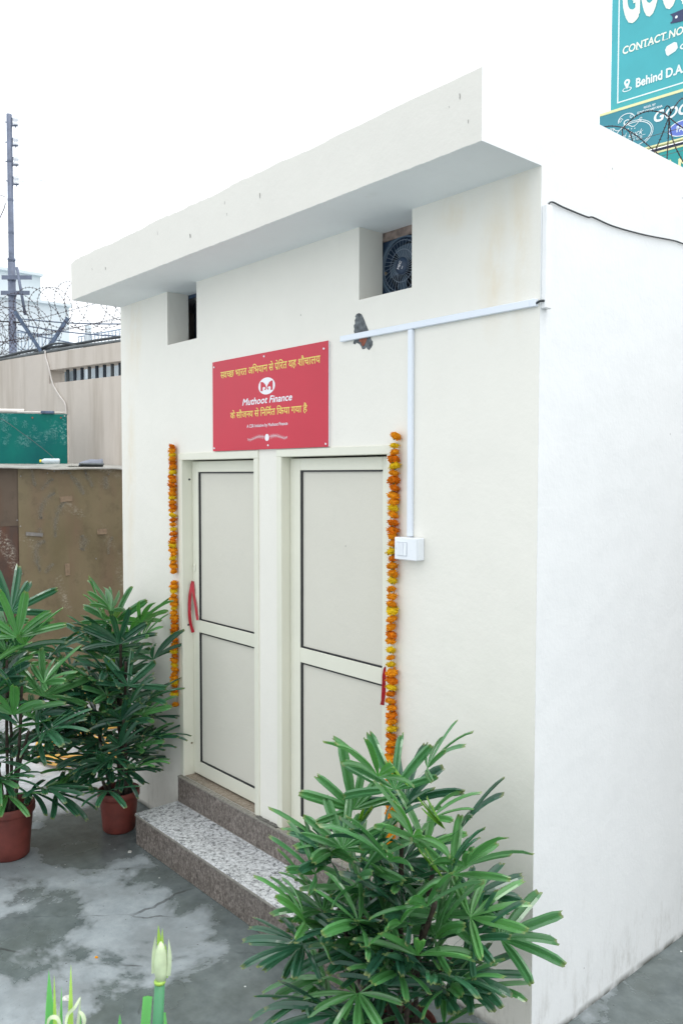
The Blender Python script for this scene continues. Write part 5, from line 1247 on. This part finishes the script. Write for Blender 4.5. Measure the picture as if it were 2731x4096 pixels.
# serifs on the contact line
m = MB()
for u in (0.455, 0.53, 0.600, 0.645, 0.70, 0.90, 0.945, 1.045, 1.12):
    for v in (0.864,): bquad(m, u-0.016, u+0.016, v, v+0.010, 0.0082, 0.0005)
part('lettering', m, FLEXCREAM, H1)
btext('Behind D.A.V.', 0.437, 1.36, 0.246, 0.400, 0.008, FLEXWHITE, H1, 0.04)
btext('C', 1.149, 1.25, 0.62, 0.71, 0.008, FLEXWHITE, H1, 0.04)
m = MB(); b = [(0.913, 0.704), (0.94, 0.755), (1.058, 0.781), (1.10, 0.76), (1.117, 0.673), (1.08, 0.63), (0.96, 0.593), (0.935, 0.62)]
m.poly([bp(u, v, 0.008) for u, v in b]); part('print_shape', m, FLEXWHITE, H1)
m = MB(); m.poly([bp(u, v, 0.008) for u, v in [(0.980, 1.243), (1.35, 1.262), (1.35, 1.045), (0.995, 1.093), (0.99, 1.112), (1.02, 1.13), (1.025, 1.18), (1.01, 1.215)]]); part('print_rail', m, FLEXNAVY, H1)
m = MB(); m.poly([bp(1.085+0.022*cos(k*pi/7), 1.166+0.022*sin(k*pi/7), 0.010) for k in range(14)]); part('print_shape', m, FLEXWHITE, H1)
m = MB()
pin = [(0.286+0.052*cos(a_), 0.385+0.052*sin(a_)) for a_ in [(-0.35+k*(pi+0.7)/12) for k in range(13)]]+[(0.286, 0.268)]
m.poly([bp(u, v, 0.008) for u, v in pin]); 
for i in range(28):
    a0, a1 = 2*pi*i/28, 2*pi*(i+1)/28
    m.quad(bp(0.286+0.080*cos(a0), 0.268+0.036*sin(a0), 0.007), bp(0.286+0.080*cos(a1), 0.268+0.036*sin(a1), 0.007), bp(0.286+0.064*cos(a1), 0.270+0.024*sin(a1), 0.007), bp(0.286+0.064*cos(a0), 0.270+0.024*sin(a0), 0.007))
part('location_pin', m, FLEXWHITE, H1)
m = MB(); m.poly([bp(0.286+0.02*cos(k*pi/6), 0.385+0.02*sin(k*pi/6), 0.0095) for k in range(12)]); part('location_pin', m, TEAL, H1)
for s in (0.4, 3.0):
    m = MB(); m.tube([bp(s, -8.5, -0.15), bp(s, 3.2, -0.15)], 0.06, 10); part('post', m, POLE, H1)
H2_ = thing('teal_signboard', 'darker teal shop sign with ornate white logo under the billboard', 'sign', bp(0, -0.85, 0.12))
m = MB(); bquad(m, -0.14, 4.0, -0.82, -0.10, 0.12, 0.08); part('panel', m, TEAL2, H2_)
m = MB(); bquad(m, -0.14, 4.0, -0.099, -0.055, 0.125, 0.085); bquad(m, -0.14, 4.0, -0.845, -0.821, 0.125, 0.085); part('frame_edge', m, FLEXYEL, H2_)
btext('REGD. BY', 0.626, 0.822, -0.190, -0.155, 0.127, FLEXWHITE, H2_, 0.035); btext('GOVT OF HARYANA', 0.516, 0.932, -0.250, -0.212, 0.127, FLEXWHITE, H2_, 0.035)
btext('GOOD LUCK', 0.794, 2.30, -0.468, -0.285, 0.127, FLEXWHITE, H2_, 0.035, 0.25)
def ell(mb, cu_, cv_, ru, rv, w, off, n=36, a0=0, a1=2*pi):
    for i in range(n):
        p, q = a0+(a1-a0)*i/n, a0+(a1-a0)*(i+1)/n
        mb.quad(bp(cu_+ru*cos(p), cv_+rv*sin(p), off), bp(cu_+ru*cos(q), cv_+rv*sin(q), off), bp(cu_+(ru-w)*cos(q), cv_+(rv-w)*sin(q), off), bp(cu_+(ru-w)*cos(p), cv_+(rv-w)*sin(p), off))
m = MB(); m.poly([bp(1.27+0.225*cos(k*pi/18), -0.672+0.115*sin(k*pi/18), 0.127) for k in range(36)]); part('oval', m, FLEXBLUE, H2_)
m = MB(); ell(m, 1.27, -0.672, 0.237, 0.127, 0.014, 0.1275); part('oval_ring', m, FLEXWHITE, H2_)
btext('PAINTS', 1.165, 1.45, -0.722, -0.622, 0.129, FLEXWHITE, H2_, 0.04)
m = MB(); ell(m, 0.45, -0.56, 0.315, 0.205, 0.012, 0.127); ell(m, 0.45, -0.56, 0.34, 0.23, 0.010, 0.127, 26, -0.9, 2.0)
ell(m, 0.335, -0.285, 0.145, 0.105, 0.012, 0.127, 22, -0.1, 3.4)
for (a_, b_, r_) in ((0.235, -0.275, 0.045), (0.42, -0.255, 0.042), (0.10, -0.395, 0.04), (0.53, -0.36, 0.035), (0.575, -0.335, 0.03)):
    for t in range(14):
        p, q = t*0.55, (t+1)*0.55; r0, r1 = r_*(1-t/18), r_*(1-(t+1)/18)
        m.quad(bp(a_+r0*cos(p), b_+r0*sin(p), 0.127), bp(a_+r1*cos(q), b_+r1*sin(q), 0.127), bp(a_+(r1-0.009)*cos(q), b_+(r1-0.009)*sin(q), 0.127), bp(a_+(r0-0.009)*cos(p), b_+(r0-0.009)*sin(p), 0.127))
for i in range(14):
    a_, b_ = 0.02+0.58*i/14, 0.02+0.58*(i+1)/14; f = lambda u: -0.395+0.035*sin(u*24)
    m.quad(bp(a_, f(a_)-0.005, 0.127), bp(b_, f(b_)-0.005, 0.127), bp(b_, f(b_)+0.006, 0.127), bp(a_, f(a_)+0.006, 0.127))
for k in range(5):
    c0, c1 = 0.26+k*0.055, -0.452+0.012*sin(k*1.2); m.poly([bp(c0+(0.014 if i % 2 == 0 else 0.006)*cos(i*pi/5+pi/2), c1+(0.014 if i % 2 == 0 else 0.006)*sin(i*pi/5+pi/2), 0.1275) for i in range(10)])
bquad(m, 0.36, 0.66, -0.610, -0.604, 0.1278, 0.0005)
part('logo_drawing', m, FLEXWHITE, H2_)
btext('G', 0.285, 0.385, -0.375, -0.285, 0.128, FLEXWHITE, H2_, 0.02); btext('Good', 0.17, 0.345, -0.585, -0.50, 0.128, FLEXWHITE, H2_, 0.0, 0.5); btext('Luck', 0.375, 0.625, -0.585, -0.50, 0.128, FLEXWHITE, H2_, 0.0, 0.5)
vf = hindi([[('n', 'न')], [('n', 'ना'), ('n', 'नी')]], 0.0); vf = fit(vf, 0.16, 0.05); b = MB(); put(b, vf, lambda x, y: bp(0.45+x, -0.665+y, 0.128)); part('lettering', b, FLEXWHITE, H2_)
H3 = thing('green_signboard', 'green sign with big yellow letters lowest above the roof edge', 'sign', bp(0, -1.8, 0.05))
m = MB(); bquad(m, 0.2, 4.0, -1.8, -0.945, 0.06, 0.06); part('panel', m, TEAL3, H3)
m = MB(); bquad(m, 0.1, 4.0, -0.914, -0.85, 0.02, 0.02); part('backing', m, FLEXNAVY, H3)
m = MB(); bquad(m, 0.2, 4.0, -0.944, -0.915, 0.07, 0.07); part('frame_edge', m, FLEXYEL, H3)
btext('A', 0.985, 1.115, -1.30, -1.10, 0.066, FLEXYEL, H3, 0.05); btext('N', 1.18, 1.36, -1.30, -1.115, 0.066, FLEXYEL, H3, 0.05)
m = MB()
for s in (0.5, 2.8): m.box(0, 0.08, 0, 0.08, 0, 7.6, M=Matrix.Translation(bp(s, -8.5, -0.10)))
part('post', m, POLE, H3)
